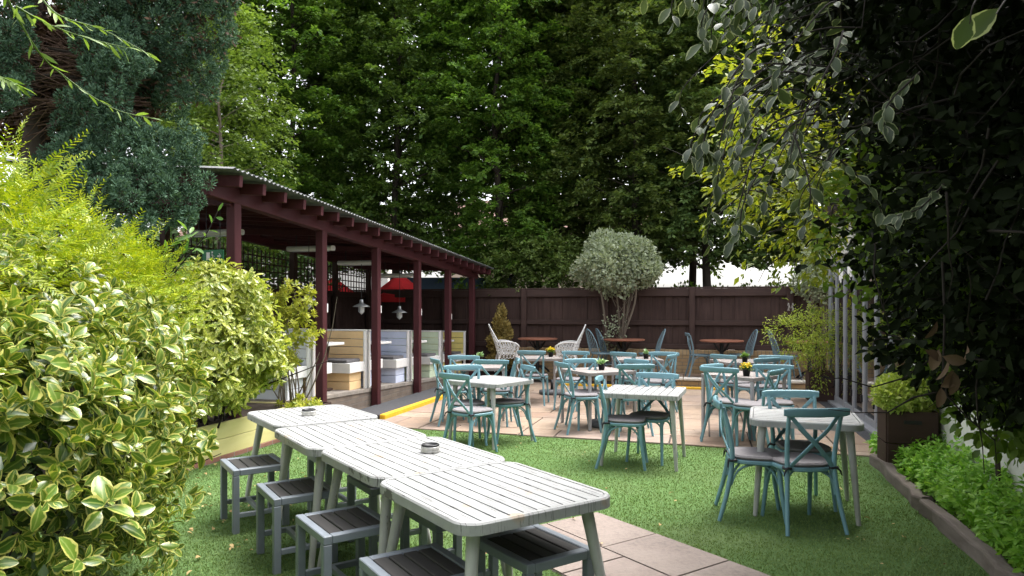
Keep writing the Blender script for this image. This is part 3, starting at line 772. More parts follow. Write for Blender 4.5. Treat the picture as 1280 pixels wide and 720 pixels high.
# the long row of four pushed-together tables
rz_row = math.atan2(RU.y, RU.x)
LT4 = Vector((-.097, 3.238))
row_labels = ['white slatted table farthest along the diagonal row, ashtray on it', 'second white slatted table of the row, counted from the planter', 'white slatted table with an ashtray, right behind the nearest table', 'nearest white slatted table, round cornered, at the bottom of the photo']
for k in range(4):
    c = LT4-RU*.885*(3-k)+RV*[.03, -.02, .015, 0][k]
    if k == 0: c = c-RU*.06
    t = empty('slatted_table', (c.x, c.y, 0), rz_row+[.02, -.012, .01, 0][k], row_labels[k], 'table', 'white slatted tables pushed together in a row')
    slat_table(t, .875, .81, .10, .74, 11)
def wtable(c, rz, label, wd, dp, r, nsl):
    t = empty('slatted_table', (c[0], c[1], 0), rz, label, 'table', 'white tables on the lawn edge')
    slat_table(t, wd, dp, r, .74, nsl, leg_in=.05, splay=.055, leg_r=(.03, .017)); return t
wtable((2.31, 5.46), R(-20), 'white round cornered table among three chairs on the right of the lawn', .80, .80, .12, 9)
t = empty('slatted_table', (1.37, 7.14, 0), R(-20), 'white square cornered slatted table with two chairs where lawn meets patio', 'table', 'white tables on the lawn edge')
slat_table(t, .80, .78, .03, .74, 9, leg_in=.03, splay=.05, leg_r=(.028, .017))
for ch in t.children:
    if ch.name.startswith(('tabletop', 'gap_shade_plate')): ch.rotation_euler = (0, 0, R(90)); ch.scale = (1, 1, 1)
wtable((-.25, 8.2), R(50), 'white round cornered table ringed by chairs left of centre', .79, .79, .12, 9)
# stools
def make_stool():
    root = empty('stool', (0, 0, 0)); W_, D_, H_ = .45, .39, .45
    for sx in (-1, 1):
        for sy in (-1, 1):
            g = MB(); g.box((sx*(W_/2-.022), sy*(D_/2-.022), (H_-.045)/2), (.044, .044, H_-.045), None, .004); g.build('leg', m_stool, root)
    g = MB()
    for sy in (-1, 1): g.box((0, sy*(D_/2-.022), H_-.0225), (W_, .044, .044), None, .004)
    for sx in (-1, 1): g.box((sx*(W_/2-.022), 0, H_-.0225), (.044, D_-.09, .043), None, .004)
    g.build('seat_frame', m_stool, root)
    q = (D_-.09)/4
    g = MB()
    for i in range(4): g.box((0, -D_/2+.045+q*(i+.5), H_-.012), (W_-.09, q-.009, .018), None, .003)
    g.build('seat_slats', m_slat, root); root.children[-1].data.materials[0] = m_slat_x
    for sx in (-1, 1):
        g = MB(); g.box((sx*(W_/2-.022), 0, .125), (.03, D_-.09, .032), None, .003); g.build('stretcher', m_stool, root)
    g = MB(); g.box((0, 0, .127), (W_-.06, .03, .03), None, .003); g.build('stretcher', m_stool, root)
    return root
m_slat_x = wood('dark_brown_composite_plank', (.036, .034, .034), (.066, .062, .060), 'x', .55, 14, .2)
ST = make_stool()
stools = [((-1.91, 5.1), 'slate grey stool with brown slats farthest along the left of the table row'), ((-1.37, 4.37), 'second farthest slate grey stool on the left side of the table row'),
          ((-.9, 3.7), 'slate grey stool left of the row, beside the second nearest table'), ((-.41, 3.04), 'slate grey stool cut off by the bottom edge, left of the nearest table'),
          ((.10, 3.29), 'slate grey stool tucked under the right side of the nearest table'), ((-.36, 3.89), 'slate grey stool half hidden beneath the second nearest table'),
          ((-.84, 4.6), 'slate grey stool hidden beneath the third table from the front'), ((-1.32, 5.32), 'slate grey stool hidden beneath the farthest table of the row')]
for i, (c, lb) in enumerate(stools):
    o = ST if i == 0 else copy_tree(ST)
    o.location = (c[0], c[1], .0 if i != 4 else .013); o.rotation_euler = (0, 0, rz_row+random.uniform(-.03, .03)); tag(o, lb, 'stool', 'slate grey stools along the row of tables')
# ashtrays
m_tin = paint('ashtray_metal', (.50, .49, .46), .35, .2, 40, metal=.4, bmp=.1)
def ashtray(c, label):
    t = empty('ashtray', (c.x, c.y, .7405), 0, label, 'ashtray', 'round ashtrays on the row of tables')
    g = MB(); g.lathe([(.001, 0), (.052, 0), (.056, .004), (.056, .014), (.051, .018), (.056, .022), (.056, .034), (.050, .038), (.048, .012), (.001, .01)], n=28); g.build('bowl', m_tin, t)
    g = MB(); g.lathe([(.050, .036), (.054, .042), (.050, .048), (.043, .046), (.043, .038), (.001, .036)], n=28); g.build('rim', m_black, t)
ashtray(px(386, 519, .74), 'round metal ashtray on the farthest table of the row')
ashtray(px(538, 565, .74), 'round metal ashtray on the second nearest table of the row')

# cross-back chair ------------------------------------------------------------
def seat_outline(wf, wb, d, n=28, p=3.0):
    out = []
    for i in range(n):
        a = 2*math.pi*i/n; c, s = math.cos(a), math.sin(a)
        x = math.copysign(abs(c)**(2/p), c); y = math.copysign(abs(s)**(2/p), s)
        wv = (wf+wb)/2+(wf-wb)/2*y; out.append((x*wv/2, y*d/2))
    return out
def make_chair(mat, name='cross_back_chair', pad=True):
    root = empty(name, (0, 0, 0))
    g = MB(); g.prism(seat_outline(.43, .37, .41), .425, .455, .006); g.build('seat', mat, root)
    if pad:
        g = MB(); g.prism(seat_outline(.42, .36, .40), .458, .487, .012); cu = g.build('cushion', m_pad, root)
        for sx in (-1, 1):
            g = MB(); c = Vector((sx*.172, -.175, .452))
            g.tube([c+Vector((.028*math.cos(a), .026*math.sin(a), .004*math.sin(3*a))) for a in [k*math.pi/4 for k in range(9)]], .009, 6)
            for dz in (-.05, -.035): g.tube([c+Vector((sx*.012, -.028, 0)), c+Vector((sx*.03, -.035, -.02)), c+Vector((sx*(.02+abs(dz)*.4), -.038, dz))], [.008, .007, .004], 5)
            g.build('tie', m_tie, cu)
    for sx in (-1, 1):
        g = MB(); g.tube(smoothpath([(sx*.165, .15, .43), (sx*.172, .165, .25), (sx*.185, .20, .002)], 4), [.019]*4+[.017]*2+[.015]*2+[.014], 8); g.build('leg', mat, root)
        path = smoothpath([(sx*.215, -.275, .002), (sx*.190, -.215, .22), (sx*.172, -.180, .44), (sx*.178, -.190, .62), (sx*.190, -.245, .845)], 4)
        g = MB(); g.tube(path, [.0145+.0035*math.sin(math.pi*i/(len(path)-1)) for i in range(len(path))], 8); g.build('leg', mat, root)
    # curved top rail
    path = [Vector((x, -.262-.030*(1-(x/.235)**2), .858)) for x in [-.235+.47*i/12 for i in range(13)]]
    g = MB(); g.sweep(path, rprof(.028, .066, .0135, 3), (0, -.12, 1), [.72, .93]+[1]*9+[.93, .72]); g.build('top_rail', mat, root)
    # crossed back slats
    for sx in (-1, 1):
        pts = [(sx*.170, -.232, .825), (sx*.09, -.245, .73), (0, -.236+.008*sx, .635), (-sx*.09, -.212, .54), (-sx*.158, -.183, .458)]
        g = MB(); g.sweep(smoothpath(pts, 4), rprof(.030, .011, .005), (0, 1, .25)); g.build('cross_slat', mat, root)
    # bentwood braces below the seat
    for pts in ([(-.172, -.19, .26), (-.165, -.17, .36), (-.10, -.12, .415), (0, -.10, .418), (.10, -.12, .415), (.165, -.17, .36), (.172, -.19, .26)],
                [(-.168, .165, .26), (-.16, .15, .36), (-.10, .11, .415), (0, .10, .418), (.10, .11, .415), (.16, .15, .36), (.168, .165, .26)],
                [(-.178, -.185, .27), (-.168, -.14, .37), (-.16, -.05, .418), (-.16, .04, .418), (-.164, .11, .37), (-.172, .155, .27)],
                [(.178, -.185, .27), (.168, -.14, .37), (.16, -.05, .418), (.16, .04, .418), (.164, .11, .37), (.172, .155, .27)]):
        g = MB(); g.tube(smoothpath(pts, 4), .0085, 6); g.build('bentwood_brace', mat, root)
    return root
CH = make_chair(m_teal); used = [False]
def chair(pxl, heading, label, group='duck egg blue cross back chairs', z=0.0, at=None, H=.88):
    """pxl: where the middle of the top rail shows; heading clockwise from +Y"""
    h = R(heading); f = Vector((math.sin(h), math.cos(h), 0))
    if at is None:
        b_ = px(pxl[0], pxl[1], H+z); c = b_+f*.285
    else: c = Vector((*at, 0))
    o = CH if not used[0] else copy_tree(CH); used[0] = True
    o.location = (c.x, c.y, z); o.rotation_euler = (0, 0, -h); tag(o, label, 'chair', group); return o
Z1 = .017
chair((1023, 512), -4, 'blue chair with its X shaped back to the camera, nearest on the right')
chair((895, 499), 103, 'blue chair in profile left of the right hand white table, facing right')
chair((987, 489), 183, 'blue chair behind the right hand white table, facing the camera', z=0)
chair((747, 472), 104, 'blue chair left of the square cornered slatted table, dark pad, facing right')
chair((822, 467), 208, 'blue chair behind the square cornered slatted table, facing the camera')
chair((566, 468), 42, 'blue chair with its back to us at the left white round cornered table')
chair((662, 458), 250, 'blue chair right of the left white round cornered table, turned left', z=0)
chair((578, 457), 165, 'blue chair facing us behind the left white round cornered table', z=Z1)
chair((542, 449), 69, 'leftmost blue chair, nearest the yellow walkway line', z=Z1)
chair((580, 445), 190, 'blue chair facing us at the far side of the leftmost taupe table', z=Z1)
chair((614, 450.5), 10, 'blue chair with dark rail, back to us, in front of the leftmost taupe table', z=Z1)
chair((648, 449), 268, 'blue chair at the right end of the leftmost taupe table', z=Z1)
chair((664, 439), 15, 'blue chair in front of the farthest taupe table, beside the yellow flower pot', z=Z1)
chair((720, 439.5), 205, 'blue chair behind the farthest taupe table, below the white iron chair', z=Z1)
chair((700, 453.5), 72, 'blue chair left of the taupe table with the pale green succulent', z=Z1)
chair((726, 449), 168, 'light railed blue chair behind the taupe table with the pale green succulent', z=Z1)
chair((795, 456), -5, 'blue chair with back to us at the right of the succulent table', z=Z1)
chair((797, 450), 236, 'greyish blue chair facing left behind the succulent table', z=Z1)
chair((778, 441), 40, 'blue chair in front of the brown round table nearest the small tree', z=Z1)
chair((830, 440.5), 200, 'blue chair facing us at the back right of the centre rear taupe table', z=Z1)
chair((842, 443.5), 300, 'blue chair seen side on at the right end of the centre rear taupe table', z=Z1)
chair((898, 460), 40, 'blue chair with back to us left of the yellow potted flowers', z=Z1)
chair((888, 456), 140, 'blue chair hidden behind another, far left side of the yellow flower table', z=Z1)
chair((966, 456.5), 196, 'light railed blue chair facing us beyond the yellow flower table', z=Z1)
chair((973, 462.5), 310, 'dark railed blue chair at the right side of the yellow flower table', z=Z1)
chair((903, 444), 55, 'blue chair left of the rear right taupe table with the green pot', z=Z1)
chair((960, 448), 335, 'blue chair with back to us at the rear right taupe table', z=Z1)
chair((970, 445), 205, 'farthest right blue chair on the patio, facing us near the nandina planter', z=Z1)

# taupe square tables with thin straight legs
def make_gtable():
    root = empty('square_table', (0, 0, 0)); g = MB(); W_ = .74
    for i in range(9):
        q = (W_-.06)/9; g.box((0, -W_/2+.03+q*(i+.5), .729), (W_-.062, q-.005, .018), None, .003)
    g.build('tabletop', m_gtop, root)
    g = MB()
    for s_ in (-1, 1): g.box((0, s_*(W_/2-.014), .718), (W_, .028, .044), None, .003); g.box((s_*(W_/2-.014), 0, .718), (.028, W_-.058, .043), None, .003)
    g.build('frame', m_gtop, root)
    for sx in (-1, 1):
        for sy in (-1, 1):
            g = MB(); g.box((sx*(W_/2-.02), sy*(W_/2-.02), .348), (.036, .036, .694), None, .003); g.build('leg', m_gleg, root)
    return root
GT = make_gtable()
gts = [((-.47, 9.95), 0, 'taupe square table left of centre, behind the left white table'), ((.45, 11.75), 8, 'farthest left taupe table holding a yellow flower pot, near the white iron chairs'),
       ((1.16, 9.3), 26, 'taupe square table in mid patio holding the pale green succulent'), ((2.08, 11.45), 0, 'taupe square table far back in mid patio, small pot near its middle'),
       ((2.92, 8.68), 38, 'taupe square table at the right holding black pot of yellow flowers'), ((3.62, 10.9), 5, 'taupe square table far right, holding a pot of clipped green')]
for i, (c, a, lb) in enumerate(gts):
    o = GT if i == 0 else copy_tree(GT)
    o.location = (c[0], c[1], Z1); o.rotation_euler = (0, 0, R(a)); tag(o, lb, 'table', 'taupe square tables on the patio')
# pots
m_pot = paint('black_plastic_pot', (.014, .014, .015), .5, .2, 20)
m_succ = leafmat('succulent_leaf', (.22, .36, .17), (.36, .50, .28), trans=.15); m_yel = leafmat('yellow_petal', (.75, .52, .02), (.85, .65, .05), trans=.2, tc=(1, 1, 1)); m_gr = leafmat('herb_leaf', (.10, .20, .04), (.20, .32, .08), trans=.25)
def pot(c, kind, label):
    t = empty('potted_plant', (c.x, c.y, .738+Z1), 0, label, 'potted plant', 'small black pots on the patio tables')
    g = MB(); g.lathe([(.001, 0), (.036, 0), (.048, .075), (.052, .075), (.052, .085), (.045, .085), (.042, .07), (.001, .068)], n=16); g.build('pot', m_pot, t)
    z = .738+Z1+.075; n_ = 60 if kind == 'succ' else 130
    D = rng.normal(size=(n_, 3))*.8; D[:, 2] = np.abs(D[:, 2])*.7+.35; P = np.array([c.x, c.y, z])+rng.normal(size=(n_, 3))*.014
    leaves('leaf_rosette' if kind == 'succ' else 'leaf_tuft', P, D, rng.normal(size=(n_, 3))*.3+np.array([0, 0, 1]), (.085 if kind == 'succ' else .075)*(.6+.5*rng.random(n_)), tmpl_oval_lo(.35 if kind == 'succ' else .3), m_succ if kind == 'succ' else m_gr, t)
    if kind == 'flower':
        n_ = 90; P = np.array([c.x, c.y, z+.05])+rng.normal(size=(n_, 3))*np.array([.032, .032, .016]); leaves('flowers', P, rvec(n_)+np.array([0, 0, .5]), rvec(n_), .028*np.ones(n_), tmpl_oval_lo(.8), m_yel, t)
pot(px(600, 452, .755), 'succ', 'little pale green succulent pot on the leftmost taupe table')
pot(px(688.5, 446, .755), 'flower', 'black pot of yellow flowers in front of the left white iron chair')
pot(px(752, 462.5, .755), 'succ', 'pale green succulent in a black pot in the middle of the patio')
pot(px(807.5, 448.5, .755), 'succ', 'small succulent pot on the centre rear taupe table')
pot(px(933, 470, .755), 'flower', 'black pot of bright yellow flowers, nearest on the right')
pot(px(931, 452.5, .755), 'herb', 'black pot with a clipped green tuft on the rear right taupe table')
# parasol base left on the patio
m_conc = paint('dark_concrete', (.10, .10, .105), .8, .2, 14)
for c, lb in ((px(757, 532, .02), 'round dark concrete parasol base lying under the mid patio chairs'), (px(690, 492, .02), 'round dark concrete parasol base below the farthest left taupe table')):
    t = empty('parasol_base', (c.x, c.y, Z1), 0, lb, 'parasol base', 'concrete parasol bases'); g = MB(); g.lathe([(.001, 0), (.23, 0), (.24, .02), (.235, .065), (.05, .08), (.001, .08)], n=26); g.build('disc', m_conc, t)
    g = MB(); g.lathe([(.001, .08), (.028, .08), (.028, .26), (.02, .26), (.02, .1), (.001, .1)], n=12); g.build('socket', m_black, t)

# terrace furniture -------------------------------------------------------------
def make_round():
    root = empty('round_table', (0, 0, 0)); g = MB(); g.lathe([(.001, .705), (.40, .705), (.425, .712), (.43, .725), (.425, .737), (.41, .742), (.001, .742)], n=40, smooth=False); g.build('tabletop', m_brownt, root)
    g = MB(); g.tube([(0, 0, .03), (0, 0, .70)], .04, 12)
    for a in range(4):
        c, s_ = math.cos(a*1.571+.5), math.sin(a*1.571+.5); g.tube(smoothpath([(0, 0, .14), (c*.14, s_*.14, .12), (c*.28, s_*.28, .02)], 4), .02, 8); g.tube(smoothpath([(0, 0, .5), (c*.10, s_*.10, .55), (c*.22, s_*.22, .70)], 4), .018, 8)
        g.lathe([(.001, 0), (.035, 0), (.035, .02), (.001, .02)], (c*.28, s_*.28, 0), 10)
    g.build('pedestal', m_black, root); return root
RT = make_round()
TT = TZ+.01
def tpos(pxx, t): # point on the terrace at site depth t seen at picture column pxx
    k = (pxx-640)/860; Y = t/(k*ax+ay); return Vector((k*Y, Y, TT))
for i, (x_, lb) in enumerate(((672, 'brown round table between the two white iron chairs'), (780, 'brown round table beneath the grey green round headed tree'), (902, 'brown round table in front of the middle of the fence'), (1012, 'brown round table half hidden by the nandina planter'))):
    o = RT if i == 0 else copy_tree(RT); o.location = tpos(x_, 14.45); tag(o, lb, 'table', 'brown round tables on the terrace')
def make_windsor():
    root = empty('hoop_back_chair', (0, 0, 0)); m = m_teal_d
    g = MB(); g.prism(seat_outline(.46, .40, .42, p=2.6), .43, .465, .008); g.build('seat', m, root)
    for sx in (-1, 1):
        for sy in (-1, 1): g = MB(); g.tube([(sx*.13, sy*.13, .435), (sx*.19, sy*.20, .2), (sx*.215, sy*.235, .002)], [.016, .019, .013], 8); g.build('leg', m, root)
    g = MB(); g.tube([(-.18, -.18, .22), (-.18, .18, .22)], .01, 6); g.tube([(.18, -.18, .22), (.18, .18, .22)], .01, 6); g.tube([(-.18, 0, .22), (.18, 0, .22)], .01, 6); g.build('stretcher', m, root)
    def hp(a): x = .21*math.cos(a); zz = math.sin(a); return Vector((x, -.17-.16*max(0, zz)**1.2, .46+.49*max(0, zz)**.85))
    g = MB(); g.tube([hp(math.pi*i/18) for i in range(19)], .013, 8, up=(0, 1, .2)); g.build('hoop', m, root)
    g = MB()
    for i in range(1, 8):
        a = math.pi*i/8; t_ = hp(a); g.tube([(t_.x*.72, -.17, .465), t_], .0065, 6)
    g.build('spindles', m, root); return root
WC = make_windsor(); wu = False
def windsor(x_, t, heading, lb):
    global wu
    o = WC if not wu else copy_tree(WC); wu = True; c = tpos(x_, t); o.location = c; o.rotation_euler = (0, 0, -R(heading)); tag(o, lb, 'chair', 'slate blue hoop back chairs on the terrace')
windsor(752, 14.25, 70, 'slate blue hoop back chair below the grey green tree, facing right')
windsor(764, 14.72, 80, 'slate blue hoop back chair half hidden behind another by the tree trunk')
windsor(811, 14.35, 272, 'slate blue hoop back chair right of the table under the tree, facing left')
windsor(925, 14.5, 270, 'slate blue hoop back chair right of the middle round table, facing left')
windsor(982, 14.45, 95, 'slate blue hoop back chair near the nandina, facing right')
CS = make_chair(m_teal_d, 'cross_back_chair', False); c = tpos(876, 14.35); CS.location = c; CS.rotation_euler = (0, 0, -R(95)); tag(CS, 'slate blue cross back chair left of the middle round table, seen side on', 'chair', 'slate blue chairs on the terrace')
# white cast iron armchairs with a pierced fan back
def make_iron():
    root = empty('iron_armchair', (0, 0, 0)); m = m_iron
    def outline(z):  # half width of the pointed fan back at height z 0..1
        return .27*(1-z**2.2)+.012 if z < 1 else .01
    def bp(u, z): # u -1..1
        return Vector((u*outline(z), -.20-.20*z+.07*(u*outline(z)/.27)**2, .42+.62*z))
    g = MB()
    for sx in (-1, 1): g.tube([bp(sx, z) for z in [i/12 for i in range(13)]], .014, 6)
    for u in (-.66, -.33, 0, .33, .66): g.tube([bp(u, z) for z in [i/8*.96 for i in range(9)]], .008, 5)
    for z in [.06+.105*i for i in range(8)]: g.tube([bp(u, z+.03*math.cos(u*9)) for u in [-1+i*.1 for i in range(21)]], .008, 5)
    for i in range(26):
        z = random.uniform(.05, .85); u = random.uniform(-.8, .8); c_ = bp(u, z); r_ = random.uniform(.022, .035)
        g.tube([c_+Vector((r_*math.cos(a), 0, r_*math.sin(a))) for a in [k*math.pi/5 for k in range(11)]], .008, 5, up=(0, 1, 0), caps=False)
    g.build('backrest', m, root)
    g = MB(); g.prism(seat_outline(.5, .44, .44, p=2.4), .41, .425, .004); 
    for i in range(40):
        a = random.uniform(0, 6.28); q = random.uniform(.03, .19); g.lathe([(.02, .0), (.026, .006), (.012, .008)], (q*math.cos(a), q*math.sin(a), .426), 8)
    g.build('seat', m, root)
    for sx in (-1, 1):
        g = MB(); p0 = [(sx*.26, -.22, .66), (sx*.30, -.10, .68), (sx*.31, .08, .66), (sx*.29, .2, .60), (sx*.25, .20, .53), (sx*.26, .17, .43)]
        g.tube(smoothpath(p0, 5), .016, 7)
        for q in range(7):
            y = -.19+q*.055; g.tube(smoothpath([(sx*.245, y, .42), (sx*.30, y+.035, .53), (sx*.295, y, .665)], 3), .008, 5); c_ = Vector((sx*.285, y+.02, .50+.07*(q % 2)))
            g.tube([c_+Vector((0, .03*math.cos(a), .03*math.sin(a))) for a in [k*math.pi/5 for k in range(11)]], .007, 5, up=(1, 0, 0), caps=False)
        g.build('arm', m, root)
        for sy in (-1, 1):
            g = MB(); g.tube(smoothpath([(sx*.20, sy*.17, .41), (sx*.235, sy*.215, .28), (sx*.20, sy*.19, .14), (sx*.25, sy*.24, .002)], 5), [.02]*8+[.014]*8, 7); g.build('leg', m, root)
    g = MB()
    for sy in (-1, 1):
        for i in range(6):
            c_ = Vector((-.16+i*.064, sy*.20, .36)); g.tube([c_+Vector((.034*math.cos(a), 0, .04*math.sin(a))) for a in [k*math.pi/5 for k in range(11)]], .008, 5, up=(0, 1, 0), caps=False)
    for sx in (-1, 1):
        for i in range(5):
            c_ = Vector((sx*.225, -.14+i*.07, .36)); g.tube([c_+Vector((0, .036*math.cos(a), .04*math.sin(a))) for a in [k*math.pi/5 for k in range(11)]], .008, 5, up=(1, 0, 0), caps=False)
    g.build('pierced_apron', m, root); return root
IC = make_iron(); IC.location = tpos(634, 14.2); IC.rotation_euler = (0, 0, -R(82)); tag(IC, 'white pierced cast iron armchair left of its round table, facing right', 'armchair', 'white iron armchairs on the terrace')
o = copy_tree(IC); o.location = tpos(708, 14.2); o.rotation_euler = (0, 0, -R(278)); tag(o, 'white pierced cast iron armchair right of its round table, facing left', 'armchair', 'white iron armchairs on the terrace')

# ================================================================== PLANTING
m_bark = wood('dark_bark', (.030, .024, .018), (.075, .06, .048), 'z', .95, 6, .7)
m_bark_l = wood('pale_bark', (.10, .08, .06), (.20, .165, .13), 'z', .95, 6, .6)
m_twig = paint('dark_twig', (.018, .013, .010), .9, .3, 20, bmp=0)
m_twig_br = paint('brown_dead_twig', (.11, .065, .045), .9, .3, 20, bmp=0)

# hornbeams behind the fence
m_horn = [leafmat('hornbeam_leaf', (.050, .100, .024), (.145, .225, .048), trans=.38, rough=.5, spec=.25), leafmat('hornbeam_leaf_dark', (.055, .105, .030), (.145, .215, .065), trans=.38, rough=.5, spec=.25), leafmat('lime_leaf', (.07, .12, .02), (.16, .23, .045), trans=.35, rough=.5, spec=.25), leafmat('hornbeam_leaf_fresh', (.055, .13, .022), (.16, .27, .045), trans=.4, rough=.5, spec=.25), leafmat('hornbeam_leaf_yellowing', (.062, .108, .028), (.165, .215, .058), trans=.38, rough=.5, spec=.25)]
def sprays(P, Dh, Ls, nl, size, droop=.35, width=.32):
    """flat drooping fans of leaves: returns leaf positions, axes, normals"""
    n = len(P); t = rng.random((n, nl))**.8; side = rng.choice([-1, 1], (n, nl)); lat = rng.random((n, nl))*width*(1.05-t)*side
    Dh = nrm(Dh); X = nrm(np.cross(Dh, np.array([0, 0, 1.])+rng.normal(size=(n, 3))*.25))
    q = P[:, None, :]+Ls[:, None, None]*(t[..., None]*Dh[:, None, :]+lat[..., None]*X[:, None, :])
    q[..., 2] -= droop*Ls[:, None]*(t**2+.5*np.abs(lat))
    q += rng.normal(size=q.shape)*.03
    D = Dh[:, None, :]*.7+X[:, None, :]*side[..., None]*.8+rng.normal(size=q.shape)*.3; D[..., 2] -= .3
    Nn = np.array([0, 0, 1.])+rng.normal(size=q.shape)*.45
    return q.reshape(-1, 3), D.reshape(-1, 3), Nn.reshape(-1, 3)
def tree(name, x, y, z0, H, rad, ns, nl, leaf, mat, label, group, trunk_r=.11, zc=2.4, mid=.35, bark=None, fork=3):
    root = empty(name, (x, y, 0), 0, label, 'tree', group)
    m = MB(); rr = random.Random(int(x*100)+7)
    top = H*.86; path = [Vector((0, 0, -.1))]
    for i in range(1, 9): path.append(Vector((rr.gauss(0, .05)*i*.35, rr.gauss(0, .05)*i*.35, top*i/8)))
    m.tube(path, [trunk_r*(1.25 if i == 0 else 1-.095*i) for i in range(9)], 10)
    m.build('trunk', bark or m_bark, root)
    m = MB()
    for k in range(26):
        zz = rr.uniform(zc*.9, top); f = min(8, zz/top*8); i = int(f); b0 = path[i].lerp(path[min(i+1, 8)], f-i); a = rr.uniform(0, 6.283)
        le = rad*rr.uniform(.55, .95)*(1.1-.6*(zz/H)); d = Vector((math.cos(a), math.sin(a), rr.uniform(.2, .7)))
        p1 = b0+d*le*.5; p2 = b0+d*le+Vector((0, 0, -.12*le)); r0 = trunk_r*.38*(1.1-zz/H)
        m.tube([b0, p1, p2], [r0, r0*.6, r0*.2], 6, caps=False)
    m.build('branches', bark or m_bark, root)
    # crown
    u = rng.random(ns); z = zc+(H-zc)*u**.9; a = rng.random(ns)*2*math.pi
    hz = (z-zc)/(H-zc); prof = np.where(hz < mid, .62+.38*hz/mid, np.sqrt(np.maximum(.02, 1-((hz-mid)/(1-mid))**2)))
    lob = 1+.18*np.sin(3*a+z*1.3+x)+.12*np.sin(5*a-z*2.1)
    rd = rad*prof*lob*(rng.random(ns)**.42)
    P = np.stack([x+rd*np.cos(a), y+rd*np.sin(a), z], 1); Dh = np.stack([np.cos(a), np.sin(a), .15+.35*rng.random(ns)], 1)+rng.normal(size=(ns, 3))*.35
    Ls = .45+.5*rng.random(ns); q, D, Nn = sprays(P-nrm(Dh)*.25, Dh, Ls, nl, leaf)
    leaves('crown', q, D, Nn, leaf*(.6+.7*rng.random(len(q))), tmpl_kite(.58, .08), mat, root, False)
    return root
hz = [(-8.6, 17.3, 12.5, 2.2, 0, 'tall hornbeam with pale leaves rising behind the cypress at far left'), (-5.6, 17.6, 12.5, 2.1, 3, 'tall bright green hornbeam above the near half of the pergola roof'), (-3.0, 17.9, 13, 1.9, 0, 'tall hornbeam above the far half of the pergola roof'),
      (-.35, 17.4, 12.5, 1.75, 3, 'tall green hornbeam just right of the pergola end'), (1.15, 18.1, 13, 1.35, 4, 'dark hornbeam whose straight bare trunk shows at centre'), (3.1, 16.9, 12.5, 1.75, 4, 'dark hornbeam directly behind the grey green round headed tree'),
      (4.75, 16.6, 12, 1.7, 1, 'dark hornbeam behind the middle fence post on the right'), (7.3, 16.5, 12, 1.9, 1, 'dark hornbeam behind the golden hanging branches'), (10.3, 16.3, 12, 2.0, 1, 'dark hornbeam at far right behind the dark thicket')]
for i, (x, y, H, rad, mi, lb) in enumerate(hz):
    tree('hornbeam_tree', x, y, 0, H, rad*1.08, 1250, 62, .112, m_horn[mi], lb, 'row of hornbeams behind the fence', .12, 2.5 if x < 2 else 2.75)
bz = [(-7.2, 21.5, 'dark background tree behind the far left hornbeams'), (-3.6, 22, 'dark background tree filling the gap above the pergola'), (-.4, 22.5, 'dark background tree left of the bare straight trunk'), (2.6, 22, 'dark background tree right of the bare straight trunk'), (5.6, 21.5, 'dark background tree on the right behind the fence'), (9.5, 21, 'dark background tree at far right, mostly hidden')]
for x, y, lb in bz: tree('background_tree', x, y, 0, 13.5, 3.1, 1000, 50, .18, m_horn[1], lb, 'second row of trees', .14, 3.0)
# pale birch-like tree behind the cypress
tree('birch_tree', -5.6, 13.2, 0, 7.5, 1.35, 420, 40, .085, m_horn[2], 'pale yellowish green tree showing between cypress and pergola roof', None, .07, 2.4, bark=m_bark_l)

# small understorey trees just behind the fence
for x, y, H, lb in ((.05, 16.6, 3.35, 'young green tree with layered leaves behind the fence, right of the pergola'), (1.0, 16.4, 3.3, 'young narrow green tree behind the fence below the bare trunk')):
    tree('young_tree', x, y, 0, H, .75, 170, 40, .085, leafmat('young_leaf', (.085, .14, .035), (.19, .26, .075), trans=.35), lb, 'young trees behind the fence', .04, 2.0, mid=.5)

# round headed grey green pittosporum
m_pitt = leafmat('grey_green_leaf', (.20, .25, .14), (.38, .43, .30), trans=.2, rough=.5, edge=(.50, .52, .40), ew=.75)
def pittosporum(x, y, zc, rx, rz, n, label, z0=.2, stems=True):
    root = empty('pittosporum_tree', (x, y, z0), 0, label, 'tree')
    m = MB(); rr = random.Random(2)
    for k in range(6):
        a = rr.uniform(0, 6.28); b0 = Vector((.08*math.cos(a), .08*math.sin(a), -.02)); t_ = Vector((rr.uniform(-.45, .45)*rx, rr.uniform(-.3, .3), zc-z0-.1))
        m.tube(smoothpath([b0, b0.lerp(t_, .35)+Vector((rr.uniform(-.06, .06), 0, 0)), t_.lerp(b0, .3)+Vector((rr.uniform(-.1, .1), 0, 0)), t_], 4), .022, 7)
        for q in range(3): s_ = b0.lerp(t_, rr.uniform(.45, .9)); m.tube([s_, s_+Vector((rr.uniform(-.3, .3), rr.uniform(-.2, .2), .35))], [.01, .005], 5)
    m.build('trunk', m_bark_l, root)
    bl = [(x, y, zc, rx*.7, rx*.7, rz*.78)]
    for k in range(20):
        a = rr.uniform(0, 6.28); e = rr.uniform(-.5, 1.2); bl.append((x+rx*.62*math.cos(a)*math.cos(e), y+rx*.6*math.sin(a)*math.cos(e), zc+rz*.62*math.sin(e), rx*rr.uniform(.22, .46), rx*.36, rz*rr.uniform(.26, .5)))
    foliage('crown', bl, n, .075, tmpl_oval_lo(.55, .15, .1), m_pitt, root, .5, 1, .35, 1.0, .2)
    if stems:
        P = np.array([[x+rr.uniform(-.25, .25), y+rr.uniform(-.15, .15), z0+rr.uniform(.35, 1.25)] for _ in range(18)])
        P = np.repeat(P, 16, 0)+rng.normal(size=(18*16, 3))*.06; leaves('stem_leaves', P, rvec(len(P)), rvec(len(P)), .055*np.ones(len(P)), tmpl_oval_lo(.5), m_pitt, root)
c = tpos(770, 14.72); pittosporum(c.x, c.y, 2.45, .97, .74, 21000, 'round headed grey green tree growing in front of the dark fence')
